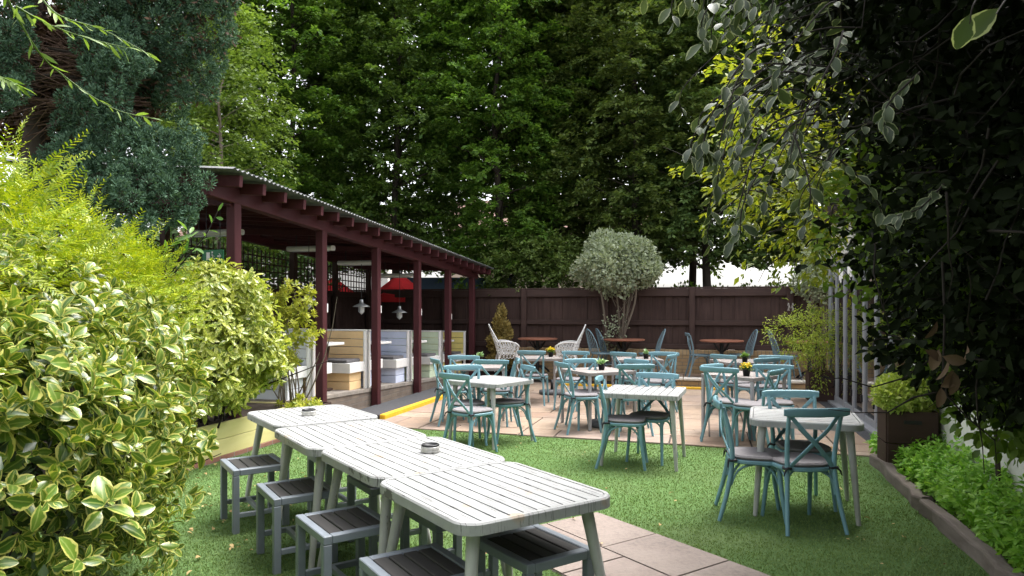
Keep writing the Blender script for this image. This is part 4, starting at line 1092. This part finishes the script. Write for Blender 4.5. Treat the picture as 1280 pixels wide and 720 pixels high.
pittosporum(6.15, 13.75, 2.15, .55, .62, 6000, 'grey green shrub over the fence end beside the glass doors', 0, False)
# golden conifer
m_gold = leafmat('golden_scale_leaf', (.20, .15, .045), (.38, .29, .09), trans=.15, rough=.7)
c = tpos(626, 14.7); root = empty('golden_conifer', (c.x, c.y, TT), 0, 'small golden brown conifer in front of the fence behind the iron chair', 'shrub')
g = MB(); g.tube([(0, 0, 0), (.01, 0, .6), (0, 0, 1.3)], [.03, .02, .006], 7); g.build('trunk', m_bark, root)
bl = [(c.x+random.uniform(-.16, .16)*(1.25-h), c.y+random.uniform(-.12, .12), TT+.15+h*1.15, .17*(1.3-h)+.03, .16*(1.3-h)+.03, .17) for h in [i/16 for i in range(17)]]
foliage('foliage', bl, 6500, .06, tmpl_quad(.5), m_gold, root, .4, .8, .9, .9)
# nandina in its planter, shrub in the second planter
m_nand = leafmat('nandina_leaf', (.20, .31, .04), (.46, .52, .09), trans=.4)
root = empty('nandina_shrub', (5.3, 11.75, .47), 0, 'feathery yellow green nandina rising from the tall planter by the doors', 'shrub')
twigs('stems', m_twig_br, root, [(5.3+random.uniform(-.12, .12), 11.75+random.uniform(-.1, .1), .46) for _ in range(12)], [(random.uniform(-.35, .25), random.uniform(-.2, .2), 1) for _ in range(12)], .72, .009, .35)
P0, G0 = shell([(5.05, 11.65, 1.25, .45, .38, .20), (5.35, 11.75, 1.3, .25, .3, .2), (5.3, 11.7, .72, .24, .22, .28), (5.15, 11.65, 1.0, .22, .2, .2), (4.85, 11.6, 1.2, .3, .3, .12)], 170, .6)
q, D, Nn = sprays(P0, G0+np.array([0, 0, .1]), .22+.2*rng.random(len(P0)), 26, .06, .35, .4); leaves('foliage', q, D, Nn, .055*(.6+.7*rng.random(len(q))), tmpl_kite(.34), m_nand, root, False)
m_choisya = leafmat('lime_shrub_leaf', (.22, .31, .05), (.48, .53, .15), trans=.35)
root = empty('lime_shrub', (3.80, 6.62, .62), 0, 'yellow green mounded shrub in the planter at the bed corner', 'shrub')
twigs('stems', m_twig, root, [(3.80+random.uniform(-.1, .1), 6.62+random.uniform(-.1, .1), .6) for _ in range(14)], [(random.gauss(0, .5), random.gauss(0, .5), 1) for _ in range(14)], .28, .008)
foliage('foliage', [(3.80, 6.60, .80, .27, .27, .20), (3.62, 6.52, .75, .17, .2, .14), (3.92, 6.58, .76, .18, .2, .17)], 4200, .05, tmpl_oval_lo(.42), m_choisya, root, .5, .9, .5, .9)

# aucuba and slender shrub in the yellow planter
m_auc = leafmat('spotted_laurel_leaf', (.10, .18, .025), (.36, .40, .07), trans=.35, rough=.3, spec=.5, blotch=(.68, .66, .20))
root = empty('spotted_laurel', (-3.5, 7.2, .36), 0, 'yellow spotted laurel bush overhanging the yellow planter', 'shrub')
twigs('branches', m_twig, root, [(-3.2+random.uniform(-.2, .2), 7.3+random.uniform(-.5, .5), .36) for _ in range(30)], [(random.gauss(0, .45), random.gauss(0, .45), 1) for _ in range(30)], 1.15, .012)
def rosettes(P, Gd, k, spread=.75, fw=.55):
    """k leaves in a whorl around each shoot tip"""
    n = len(P); Gd = nrm(Gd); A = nrm(np.cross(Gd, rvec(n))); B = np.cross(Gd, A)
    an = (np.arange(k)*2.399)[None, :]+rng.random((n, 1))*6.28; el = np.linspace(.35, 1.0, k)[None, :]+rng.normal(size=(n, k))*.12
    rad = np.cos(an)[..., None]*A[:, None, :]+np.sin(an)[..., None]*B[:, None, :]
    D = Gd[:, None, :]*np.cos(el*1.45*spread/.75)[..., None]+rad*np.sin(el*1.45*spread/.75)[..., None]
    Nn = Gd[:, None, :]-rad*.4+rng.normal(size=D.shape)*.15
    Q = P[:, None, :]-Gd[:, None, :]*(np.linspace(0, .06, k)[None, :, None])
    s = np.linspace(.65, 1.1, k)[None, :]*np.ones((n, 1))
    return Q.reshape(-1, 3), D.reshape(-1, 3), Nn.reshape(-1, 3), s.reshape(-1)
bl = [(-3.05, 6.95, 1.25, .42, .5, .55), (-2.85, 7.35, 1.25, .40, .5, .6), (-3.1, 7.1, 1.72, .36, .5, .38), (-3.0, 7.0, .84, .38, .45, .30), (-2.72, 7.5, 1.1, .3, .35, .36), (-3.45, 6.7, 1.3, .4, .5, .6), (-2.8, 7.2, 1.75, .25, .3, .25)]
P0, G0 = shell(bl, 760, .45); Gd = G0+np.array([0, 0, .5])+rng.normal(size=P0.shape)*.3
q, D, Nn, s = rosettes(P0, Gd, 9, .85); D[:, 2] -= .25; leaves('foliage', q, D, Nn, s*.135*(.75+.4*rng.random(len(q))), tmpl_oval(.36, .35, .14), m_auc, root)
m_slender = leafmat('slender_shrub_leaf', (.22, .29, .04), (.52, .52, .08), trans=.35, tc=(1.2, 1.15, .6))
root = empty('slender_shrub', (-2.72, 8.5, .3), 0, 'slender upright shrub with lime leaf clusters beside the peach booth post', 'shrub')
sp = [(-2.72+random.uniform(-.16, .14), 8.5+random.uniform(-.15, .15), .3) for _ in range(16)]
twigs('stems', m_bark_l, root, sp, [(random.gauss(0, .22), random.gauss(0, .2), 1) for _ in range(16)], 1.25, .011, .3)
P0, G0 = shell([(-2.72, 8.5, 1.72, .30, .3, .24), (-2.95, 8.45, 1.55, .28, .3, .3), (-2.6, 8.45, 1.35, .3, .25, .26), (-2.75, 8.4, 1.0, .22, .22, .2), (-2.55, 8.3, .42, .3, .2, .12)], 170, .6)
q, D, Nn, s = rosettes(P0, G0+np.array([0, 0, .6])+rng.normal(size=P0.shape)*.4, 14, .8); leaves('foliage', q, D, Nn, s*.075, tmpl_oval_lo(.38), m_slender, root)

# variegated euonymus hedge, near left
m_eu = leafmat('variegated_leaf', (.042, .105, .014), (.135, .22, .028), edge=(.46, .45, .12), ew=.62, trans=.25, rough=.28, spec=.5, tc=(1.1, 1.1, .5), midrib=(.30, .36, .10))
eu_bl = [(-2.05, 1.75, .85, .95, 1.0, 1.0), (-2.4, 3.0, .98, .95, 1.15, 1.02), (-2.72, 4.0, 1.02, .88, .85, .98), (-2.1, 3.6, 1.15, .42, .6, .55), (-1.75, 2.5, 1.1, .45, .55, .55), (-2.35, 4.0, .6, .32, .4, .5)]
root = empty('variegated_hedge', (-2.3, 2.9, 0), 0, 'big variegated hedge with cream edged glossy leaves at the left edge', 'hedge')
P0 = inside(eu_bl, 420); P0[:, 2] = np.abs(P0[:, 2])*.6; P0[:, 0] -= .35
twigs('branches', m_twig, root, P0, nrm(np.array([.5, -.2, .8])+rng.normal(size=P0.shape)*.6), .38, .008, .5)
P0, G0 = shell(eu_bl, 3900, .42, .16)
k = (P0[:, 2] > .02) & (P0[:, 0] > -2.75) & ((rng.random(len(P0)) < .30) | (P0[:, 2]+.75*(P0[:, 1]-1.3) > 1.85)); P0, G0 = P0[k], G0[k]
Gd = G0+np.array([0, 0, .35])+rng.normal(size=P0.shape)*.45
q, D, Nn, s = rosettes(P0, Gd, 8, .72); leaves('foliage', q, D, Nn, s*.076*(.55+.75*rng.random(len(q))), tmpl_oval(.58, .3, .14), m_eu, root)
# inner leaves, coloured near black for the shade inside the hedge
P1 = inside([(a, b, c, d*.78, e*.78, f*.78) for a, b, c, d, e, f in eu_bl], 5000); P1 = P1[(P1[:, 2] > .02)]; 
o = leaves('inner_leaves', P1, rvec(len(P1)), rvec(len(P1)), .06*np.ones(len(P1)), tmpl_kite(.5), leafmat('painted_shade_leaf', (.012, .028, .007), (.032, .06, .014), trans=.1), root)

# golden yew above it
m_yew = leafmat('golden_yew_needle', (.13, .23, .012), (.40, .46, .03), trans=.3, rough=.4, tc=(1.15, 1.1, .4))
yb = [(-2.75, 2.7, 1.75, .92, .9, .62), (-2.65, 3.5, 1.72, .72, .7, .48), (-2.3, 2.2, 1.65, .5, .5, .38), (-2.35, 4.1, 1.6, .4, .45, .35)]
root = empty('golden_yew', (-2.7, 2.9, 0), 0, 'bright yellow green yew spilling over the top of the variegated hedge', 'shrub')
twigs('branches', m_twig_br, root, [(-2.75+random.uniform(-.3, .3), 2.9+random.uniform(-.7, .7), .9) for _ in range(40)], [(random.gauss(0, .6), random.gauss(0, .6), 1) for _ in range(40)], .8, .012)
def yew_shoots(blobs, n, nl=24, Lr=(.12, .26), size=.040, up=.25, clip=None):
    P, Gq = shell(blobs, n, .42, .16)
    if clip is not None: k = clip(P); P, Gq = P[k], Gq[k]
    n = len(P); D = nrm(Gq+np.array([0, 0, up])+rng.normal(size=P.shape)*.5); Ls = Lr[0]+(Lr[1]-Lr[0])*rng.random(n)
    X = nrm(np.cross(D, np.array([0, 0, 1.])+rng.normal(size=P.shape)*.4)); t = np.linspace(0, 1, nl)[None, :]*np.ones((n, 1)); sd = np.where(np.arange(nl) % 2 == 0, -1., 1.)[None, :]*np.ones((n, 1))
    q = P[:, None, :]+Ls[:, None, None]*t[..., None]*D[:, None, :]
    dn = D[:, None, :]*.65+X[:, None, :]*sd[..., None]+rng.normal(size=q.shape)*.15
    nn = np.cross(X, D)[:, None, :]+rng.normal(size=q.shape)*.2
    sz = size*(1.05-.5*t)
    return q.reshape(-1, 3), dn.reshape(-1, 3), nn.reshape(-1, 3), sz.reshape(-1)
q, D, Nn, s = yew_shoots(yb, 3000, clip=lambda P: P[:, 2] > 1.3); leaves('foliage', q, D, Nn, s*(.8+.4*rng.random(len(q))), tmpl_quad(.22), m_yew, root, False)

# dark blue green cypress, upper left
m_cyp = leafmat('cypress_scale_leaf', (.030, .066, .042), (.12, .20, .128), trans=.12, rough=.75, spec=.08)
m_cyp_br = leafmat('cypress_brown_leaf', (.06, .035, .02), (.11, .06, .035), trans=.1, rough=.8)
root = empty('cypress_tree', (-4.4, 6.3, 0), 0, 'dark blue green cypress with lumpy foliage and bare brown twigs, upper left', 'tree')
g = MB(); g.tube([(0, 0, -.1), (.05, 0, 2), (.0, .05, 5.5)], [.17, .14, .05], 12); g.build('trunk', m_bark, root)
def W(x, y, Z): return (((x-640)*Z/860), Z, 1.58+(386-y)*Z/860)
cyl = [(222, 42, 6.3, .44), (262, 30, 6.3, .34), (240, 88, 6.4, .36), (185, 10, 6.3, .42), (225, -30, 6.3, .55), (268, -70, 6.3, .5), (205, 95, 6.6, .34), (262, 75, 6.4, .24), (180, 70, 6.7, .36), (215, 125, 6.7, .26),
       (135, 25, 5.8, .24), (128, 60, 5.7, .22), (150, 90, 5.7, .24), (140, 122, 5.7, .24), (165, 80, 5.75, .17), (115, 155, 5.7, .25), (145, 165, 5.7, .22), (100, 190, 5.7, .27), (135, 200, 5.65, .25), (120, 235, 5.6, .28),
       (165, 195, 5.75, .22), (190, 180, 5.85, .20), (180, 225, 5.7, .27), (215, 195, 5.9, .22), (234, 185, 5.95, .17), (228, 225, 5.9, .24), (205, 255, 5.8, .27), (160, 255, 5.6, .28), (232, 255, 5.9, .16),
       (6, 40, 5.6, .26), (-20, 100, 5.6, .4), (-10, 0, 5.6, .42), (8, 85, 5.7, .2), (20, -60, 5.7, .5), (110, -60, 6.0, .5), (180, -80, 6.1, .7), (40, 260, 6.2, .4), (80, 290, 6.0, .4), (130, -120, 6.2, .9)]
bl = []
for x, y, Z, r in cyl:
    c = np.array(W(x, y, Z)); bl.append((*c, r*.64, r*.6, r*.8))
    for q in range(11):
        d = np.array([random.gauss(0, 1), -abs(random.gauss(0, 1)), random.gauss(.2, 1)]); d /= np.linalg.norm(d); bl.append((*(c+d*r*random.uniform(.8, 1.08)), r*.22, r*.22, r*.30))
P, Gq = shell(bl, 260000, .25, .06); n_ = len(P); D = Gq*1.0+np.array([.0, -.1, .35])+rng.normal(size=P.shape)*.45
leaves('crown', P, D, rng.normal(size=P.shape), .027*(.5+.9*rng.random(n_)), tmpl_quad(.34), m_cyp, root, False)
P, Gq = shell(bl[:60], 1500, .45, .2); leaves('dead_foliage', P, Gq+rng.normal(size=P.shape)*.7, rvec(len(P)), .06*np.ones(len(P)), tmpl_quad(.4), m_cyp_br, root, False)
st = []; dr = []
for _ in range(260):
    st.append(W(random.uniform(120, 190), random.uniform(60, 150), random.uniform(6.1, 6.6))); dr.append((-1, random.uniform(-.5, .2), random.uniform(-.35, .35)))
twigs('bare_twigs', m_twig_br, root, st, dr, 1.0, .009, .5)
g = MB(); c0 = Vector(root.location)
for p, q, r in (((190, 120, 6.5), (20, 95, 5.9), .04), ((190, 110, 6.5), (60, 60, 6.0), .03), ((180, 150, 6.3), (60, 158, 5.6), .035)):
    a, b_ = Vector(W(*p))-c0, Vector(W(*q))-c0; g.tube(smoothpath([Vector((0, 0, a.z-.3)), a, (a+b_)/2+Vector((0, 0, .06)), b_], 4), [r*1.2]*4+[r]*4+[r*.6]*5, 7)
g.build('limb', m_bark, root)
P = inside([(*W(70, 100, 6.5), 1.1, .35, .8)], 9000); leaves('brown_fill_foliage', P, rvec(len(P)), rvec(len(P)), .08*np.ones(len(P)), tmpl_quad(.4), m_cyp_br, root, False)  # loose brown leaves filling the hollow among the twigs

# thin willow-like sprigs hanging across the upper left corner and one shoot in front of the pergola
m_sprig = leafmat('light_sprig_leaf', (.10, .17, .03), (.20, .29, .07), trans=.35)
def sprig(paths, name, label, nl, size, tm, mat, tw=.005, cat='branch', group=None, n0=(0, -.4, .8), extra=None, twmat=None):
    root = empty(name, tuple(paths[0][0]), 0, label, cat, group); Q = []; DD = []
    for pts in paths:
        pth = smoothpath(pts, 6); m = MB(); m.tube([p-root.location for p in pth], [tw*(1-.7*i/len(pth)) for i in range(len(pth))], 5, caps=False); m.build('stem', twmat or m_twig, root)
        for k in range(nl):
            f = (k+.5)/nl*(len(pth)-1.01); i = int(f); p = pth[i].lerp(pth[i+1], f-i); d = (pth[i+1]-pth[i]).normalized(); sd_ = d.cross(Vector((0, 0, 1))).normalized()*(1 if k % 2 else -1)
            dd = d*.8+sd_*random.uniform(.4, .9)+Vector((random.gauss(0, .3), random.gauss(0, .3), random.gauss(-.25, .3))); Q.append(tuple(p)); DD.append(tuple(dd))
    Q = np.array(Q); DD = np.array(DD); leaves('leaves', Q, DD, rng.normal(size=Q.shape)*.5+np.array(n0), size*(.6+.6*rng.random(len(Q))), tm, mat, root); return root
def WP(*l): return [Vector(W(*p)) for p in l]
sprig([WP((5, -10, 2.3), (45, 60, 2.4), (80, 95, 2.5), (140, 135, 2.6), (190, 148, 2.7)), WP((50, -5, 2.5), (75, 20, 2.5), (130, 38, 2.6), (190, 70, 2.7)), WP((20, 8, 2.3), (60, 30, 2.4), (110, 48, 2.6), (160, 60, 2.7)), WP((-20, 90, 2.3), (5, 98, 2.3), (25, 108, 2.3))], 'hanging_sprig', 'thin light green leafy sprigs dangling across the cypress, top left corner', 20, .062, tmpl_oval_lo(.20, .2, .1), m_sprig, .004, twmat=m_sprig)
sprig([WP((215, 345, 4.4), (235, 320, 4.4), (258, 292, 4.4), (273, 262, 4.4)), WP((205, 350, 4.4), (222, 330, 4.4), (238, 300, 4.4), (232, 285, 4.4)), WP((200, 330, 4.3), (210, 310, 4.3), (222, 300, 4.3))], 'privet_shoot', 'upright green shoot with narrow leaves in front of the nearest pergola post', 12, .10, tmpl_oval(.26, .2, .12), leafmat('privet_leaf', (.06, .14, .04), (.16, .27, .07), trans=.3), .006, 'shrub')

# ---------------------------------------------------------------- right hand dark thicket arching over the viewer
m_ivy_shade = leafmat('ivy_painted_shade', (.006, .009, .004), (.014, .021, .007), trans=.05, rough=.7, spec=.06)  # shade of the thicket put into a near-black leaf colour
m_ivy_lit = leafmat('ivy_painted_lit', (.07, .13, .015), (.16, .25, .03), trans=.35, rough=.4, spec=.3)  # same ivy with the light painted in as a brighter green
rb = [(3.0, 3.3, 3.3, 1.55, 2.0, 1.0), (3.15, 3.1, 2.1, 1.45, 1.7, 1.0), (3.05, 3.4, 1.45, 1.0, 1.5, .55), (2.3, 2.6, 3.4, 1.2, 1.5, .7), (3.6, 4.7, 2.7, 1.2, 1.2, 1.2), (3.0, 1.2, 2.2, 1.5, 1.3, 1.5), (2.2, -.9, 2.2, 1.4, 1.4, 2.0)]  # last two blobs lie out of view, added to darken the thicket
root = empty('dark_thicket', (3.15, 3.6, 0), 0, 'dense dark ivy clad thicket arching over the right side', 'thicket')
def wallclip(P): return ((P[:, 0] < 2.18+.2786*P[:, 1]) | (P[:, 2] > 3.3)) & (((P[:, 0])**2+P[:, 1]**2+(P[:, 2]-1.58)**2) > .85**2)
foliage('foliage', rb, 46000, .062, tmpl_oval_lo(.62), m_ivy_shade, root, .5, .9, -.1, 1.0, .2, wallclip, nup=.6)
bb = [(.5, -2.6, 2.1, 2.8, .9, 2.3), (-2.4, -1.7, 2.1, 1.3, 1.3, 2.3), (3.2, -.6, 2.2, 1.4, 2.0, 2.3)]  # unseen masses behind the camera, added to block rear sky light
foliage('light_block_foliage', bb, 26000, .11, tmpl_kite(.7), m_ivy_shade, root, .5, .9, 0, 1.0)
P = inside(rb, 60000); P = P[wallclip(P)]; leaves('inner_foliage', P, rvec(len(P)), rvec(len(P)), .07*np.ones(len(P)), tmpl_kite(.7), m_ivy_shade, root, False)
P0 = inside(rb[:5], 1500); P0 = P0[wallclip(P0)]; twigs('twigs', m_twig, root, P0, nrm(rng.normal(size=P0.shape)+np.array([-.2, -.2, -.2])), .55, .006, .8)
g = MB(); c0 = root.location
for a, b_, r in (((3.12, 2.9, 0), (3.1, 3.3, 2.4), .07), ((3.2, 3.1, 0), (3.5, 4.7, 2.6), .06), ((2.95, 2.6, .0), (2.3, 2.6, 3.4), .06), ((2.9, 2.4, 0), (3.0, 1.4, 2.4), .06)):
    a, b_ = Vector(a)-c0, Vector(b_)-c0; g.tube(smoothpath([a, a.lerp(b_, .35)+Vector((.05, .05, .1)), a.lerp(b_, .7), b_], 4), [r*(1-.05*i) for i in range(13)], 9)
g.build('trunk', m_bark, root)
# leaves fringing its garden side, in the lit copy of the ivy colour
fr_bl = [(2.45, 4.3, 2.15, .45, .6, .65), (2.55, 3.9, 1.65, .35, .5, .4), (2.85, 4.2, 1.25, .4, .5, .3), (2.9, 3.8, 1.0, .45, .45, .25), (3.3, 4.1, .95, .35, .7, .4)]
foliage('fringe_foliage', fr_bl, 5200, .065, tmpl_oval_lo(.6), m_ivy_lit, root, .7, .8, -.2, 1.0, .2, wallclip)

# golden leaved branches behind it
m_goldl = leafmat('golden_leaf', (.13, .20, .02), (.31, .35, .045), trans=.45, rough=.45, tc=(1.15, 1.05, .4))
root = empty('golden_shrub', (2.6, 5.2, 0), 0, 'golden yellow leaved branches hanging from the dark thicket', 'shrub')
g = MB(); g.tube(smoothpath([(0.95, -.2, 0), (.92, -.1, 1.2), (.5, -.1, 2.3), (-.5, -.1, 3.2)], 5), [.02-.0009*i for i in range(16)], 8); g.build('stem', m_bark, root)
gb = [(1.91, 5.0, 2.75, .26, .4, .34), (2.11, 5.0, 2.35, .30, .4, .34), (2.01, 5.2, 3.3, .28, .4, .35), (2.41, 5.2, 2.6, .3, .4, .5), (1.66, 5.0, 2.55, .2, .3, .10)]
P0, G0 = shell(gb, 135, .7); q, D, Nn = sprays(P0, G0+np.array([-.5, -.2, .05]), .2+.25*rng.random(len(P0)), 24, .07, .3, .36); leaves('foliage', q, D, Nn, .07*(.6+.7*rng.random(len(q))), tmpl_kite(.42), m_goldl, root, False)
twigs('twigs', m_twig, root, P0[:90], nrm(G0[:90]+np.array([-.5, -.2, 0])), .4, .005)

# variegated sprigs hanging in front of the thicket
m_var = leafmat('silver_edged_leaf', (.030, .046, .022), (.070, .095, .046), edge=(.24, .26, .16), ew=.74, trans=.22, rough=.45, spec=.35)
paths = []
rr = random.Random(12)
for k in range(46):
    Y = rr.uniform(2.0, 3.1); y_ = rr.uniform(-110, 235); xs = 1040+rr.uniform(-60, 60); xe = (805 if y_ < -20 else 850 if y_ < 150 else 885)+rr.random()**.8*150
    a = Vector(W(xs, y_-rr.uniform(30, 90), Y+.2)); e = Vector(W(xe, y_+rr.uniform(0, 50), Y)); mm = (a+e)/2+Vector((rr.uniform(-.05, .05), 0, .08))
    paths.append([a, mm, e, e+Vector((-.02, 0, -.12))])
paths += [WP((1050, 200, 2.6), (1090, 240, 2.6), (1110, 290, 2.6)), WP((1150, 90, 2.2), (1110, 130, 2.2), (1105, 160, 2.2)), WP((1180, 230, 2.4), (1150, 260, 2.4), (1120, 270, 2.4))]
sprig(paths, 'variegated_shrub', 'hanging shoots with silver edged leaves fringing the dark thicket, upper right', 13, .062, tmpl_oval(.52, .3, .12), m_var, .004, 'shrub')
sprig([WP((1300, -30, 1.25), (1262, -5, 1.22), (1245, 18, 1.2)), WP((1290, -30, 1.2), (1225, -5, 1.15), (1212, 30, 1.15))], 'variegated_twig', 'two large pale edged leaves dangling close to the viewer, top right corner', 2, .075, tmpl_oval(.55, .3, .12), m_var, .0025, 'twig', n0=(-.2, -2.5, .3))
# dead leaves caught in the thicket
m_dead = leafmat('dead_tan_leaf', (.085, .055, .032), (.15, .10, .06), trans=.2, rough=.8, tc=(1, .9, .7))
c = np.array(W(1178, 455, 2.9)); n_ = 10; P = c+rng.normal(size=(n_, 3))*np.array([.035, .04, .08])
root = empty('dead_leaf_cluster', tuple(c), 0, 'bunch of dry tan leaves hanging low in the dark thicket', 'dead leaves')
o = leaves('leaves', P, rng.normal(size=(n_, 3))*.45+np.array([0, 0, -1.0]), rvec(n_)+np.array([0, -1, 0]), np.full(n_, .095)*(.7+.5*rng.random(n_)), tmpl_oval(.5, .25, .2), m_dead, root)
g = MB(); g.tube([(0, 0, .45), (.01, 0, .2), (0, 0, -.1)], [.006, .005, .003], 5); g.build('stem', m_twig, root)

# bright ground cover in the bed
m_gc = leafmat('ground_cover_leaf', (.15, .34, .04), (.32, .54, .085), trans=.4, rough=.4)
n0 = 1500; yy = 1.2+rng.random(n0)*6.2; u = rng.random(n0); xx = 1.80+.2756*yy+u*(.52); 
hh = .12+.22*rng.random(n0)*(.5+u)
P0 = np.stack([xx, yy, .05+hh], 1); q, D, Nn, s = rosettes(P0, np.array([-.15, -.15, 1.])+rng.normal(size=P0.shape)*.3, 9, .95)
o = leaves('ground_cover', q, D, Nn, s*.068*(.7+.5*rng.random(len(q))), tmpl_oval_lo(.45, .3, .12), m_gc, None, True, 'stuff')
tag(o, 'fresh green leafy ground cover filling the bed behind the sleepers', 'ground cover')
P0 = P0-np.array([0, 0, 1])*.5*hh[:, None]; q, D, Nn, s = rosettes(P0, np.array([-.2, -.2, .6])+rng.normal(size=P0.shape)*.4, 6, 1.0)
o = leaves('ground_cover_undergrowth', q, D, Nn, s*.06, tmpl_oval_lo(.45, .3, .12), m_gc, None, True, 'stuff'); tag(o, 'lower leaves of the green ground cover close to the soil', 'ground cover')

# fallen leaves on lawn and patio
n_ = 260; P = np.stack([rng.uniform(-3, 3.6, n_), rng.uniform(2.6, 9.5, n_), np.full(n_, .026)], 1)
near = rng.random(n_) < .45; P[near, 0] = rng.uniform(-3.0, -1.6, near.sum()); P[near, 1] = rng.uniform(4.2, 7.0, near.sum())
rgt = (rng.random(n_) < .2) & ~near; P[rgt, 0] = 1.55+.2756*P[rgt, 1]-np.abs(rng.normal(size=rgt.sum())*.3)
o = leaves('fallen_leaves', P, rng.normal(size=(n_, 3))*np.array([1, 1, .12]), np.array([0, 0, 1.])+rng.normal(size=(n_, 3))*.25, .02+.03*rng.random(n_), tmpl_oval_lo(.55, .4, .2), leafmat('fallen_leaf', (.30, .19, .07), (.52, .38, .18), trans=.15, rough=.8, tc=(1, .9, .6)), None, True, 'stuff')
tag(o, 'small tan fallen leaves scattered over lawn and patio', 'fallen leaves')

# ---------------------------------------------------------------- beyond the garden
m_red = paint('red_parasol_cloth', (.62, .025, .03), .8, .1, 4, bmp=.05)
def parasol(x, y, z, r, label):
    root = empty('red_parasol', (x, y, 0), .3, label, 'parasol', 'red parasols beyond the trellis'); g = MB(); n_ = 8
    v = [(0, 0, z+.55)]+[(r*math.cos(2*math.pi*i/n_), r*math.sin(2*math.pi*i/n_), z) for i in range(n_)]+[(r*math.cos(2*math.pi*i/n_), r*math.sin(2*math.pi*i/n_), z-.18) for i in range(n_)]
    g.add(v, [(0, 1+i, 1+(i+1) % n_) for i in range(n_)]+[(1+i, 9+i, 9+(i+1) % n_, 1+(i+1) % n_) for i in range(n_)]); g.build('canopy', m_red, root)
    g = MB(); g.tube([(0, 0, 0), (0, 0, z+.6)], .025, 8); g.build('pole', m_galv, root)
parasol(-2.78, 17.1, 1.92, .72, 'red parasol beyond the fence, seen between the middle pergola posts')
parasol(-4.25, 16.4, 1.80, .72, 'red parasol beyond the trellis behind the peach booth')
m_blue = paint('blue_banner', (.08, .14, .22), .6, .1, 3, bmp=0)
root = empty('blue_banner', (-1.6, 18.6, 0), 0, 'dull blue banner panel beyond the fence at the pergola end', 'banner'); g = MB(); g.box((0, 0, 2.15), (3.4, .04, .55), None, .01); g.build('panel', m_blue, root); g = MB(); g.tube([(-1.6, 0, 0), (-1.6, 0, 2.5)], .03, 8); g.tube([(1.6, 0, 0), (1.6, 0, 2.5)], .03, 8); g.build('post', m_galv, root)
# hedge along the outside of the fence
root = empty('clipped_hedge', (1.2, 17.4, 0), 0, 'bright green hedge top peeping over the fence', 'hedge'); bl = [(-1.2+i*.8, 17.5, 1.5, .55, .4, .72+.06*math.sin(i*2.1)) for i in range(12)]
foliage('foliage', bl, 9000, .11, tmpl_kite(.55), leafmat('hedge_leaf', (.10, .20, .02), (.20, .33, .04), trans=.35), root, .4, .8, .4, .9); g = MB(); 
for i in range(12): g.tube([(-2.4+i*.8, .1, 0), (-2.4+i*.8, .1, 1.4)], .03, 6)
g.build('stems', m_bark, root)
root = empty('laurel_hedge', tuple(PO+Matrix.Rotation(RZ, 3, 'Z')@Vector((-DEPTH-1.0, 3, 0))), 0, 'dark laurel hedge growing behind the trellis at the back of the pergola', 'hedge')
bl = []
for i in range(15):
    q_ = PO+Matrix.Rotation(RZ, 3, 'Z')@Vector((-DEPTH-1.05+.15*math.sin(i*2.3), -2.6+i*.72, 0)); bl.append((q_.x, q_.y, 1.75+.15*math.sin(i*1.7), .55, .55, 1.35))
foliage('foliage', bl, 9000, .13, tmpl_kite(.5), leafmat('laurel_leaf', (.03, .07, .018), (.075, .13, .03), trans=.25), root, .4, .8, .3, .9)
g = MB()
for i in range(15): q_ = Vector(bl[i][:2]+(0,))-root.location; g.tube([q_, q_+Vector((0, 0, 1.6))], .03, 6)
g.build('stems', m_bark, root)
# houses far behind the trees
def house(x, y, wd, h, col_, label, rz=0):
    root = empty('house', (x, y, 0), rz, label, 'house', 'houses beyond the trees'); g = MB(); g.box((0, 3, h/2), (wd, 6, h), None, .01); g.build('wall', paint('house_render', col_, .85, .08, 2), root)
    g = MB(); v = [(-wd/2-.3, -.3, h), (wd/2+.3, -.3, h), (wd/2+.3, 6.3, h), (-wd/2-.3, 6.3, h), (-wd/2-.3, 3, h+2.2), (wd/2+.3, 3, h+2.2)]; g.add(v, [(0, 1, 5, 4), (2, 3, 4, 5), (1, 2, 5), (3, 0, 4), (0, 3, 2, 1)]); g.build('roof', paint('roof_tile', (.16, .09, .07), .8, .2, 6), root)
    for k in range(max(1, int(wd/2.4))):
        for z in (1.5, 4.1):
            if z+.8 > h: continue
            xx = -wd/2+1.2+k*2.4; g = MB(); g.box((xx, -.02, z), (1.1, .06, 1.25), None, .01); f_ = g.build('window', m_white, root); g = MB(); g.box((xx, -.055, z), (.95, .03, 1.1), None, .004); g.build('pane', paint('dark_window_glass', (.05, .06, .07), .1, .1, 3, bmp=0), f_)
house(2.0, 34, 10, 5.2, (.62, .50, .40), 'beige house glimpsed between the trunks above the fence')
house(-12, 36, 11, 5.0, (.66, .64, .60), 'pale house far behind the pergola trees')
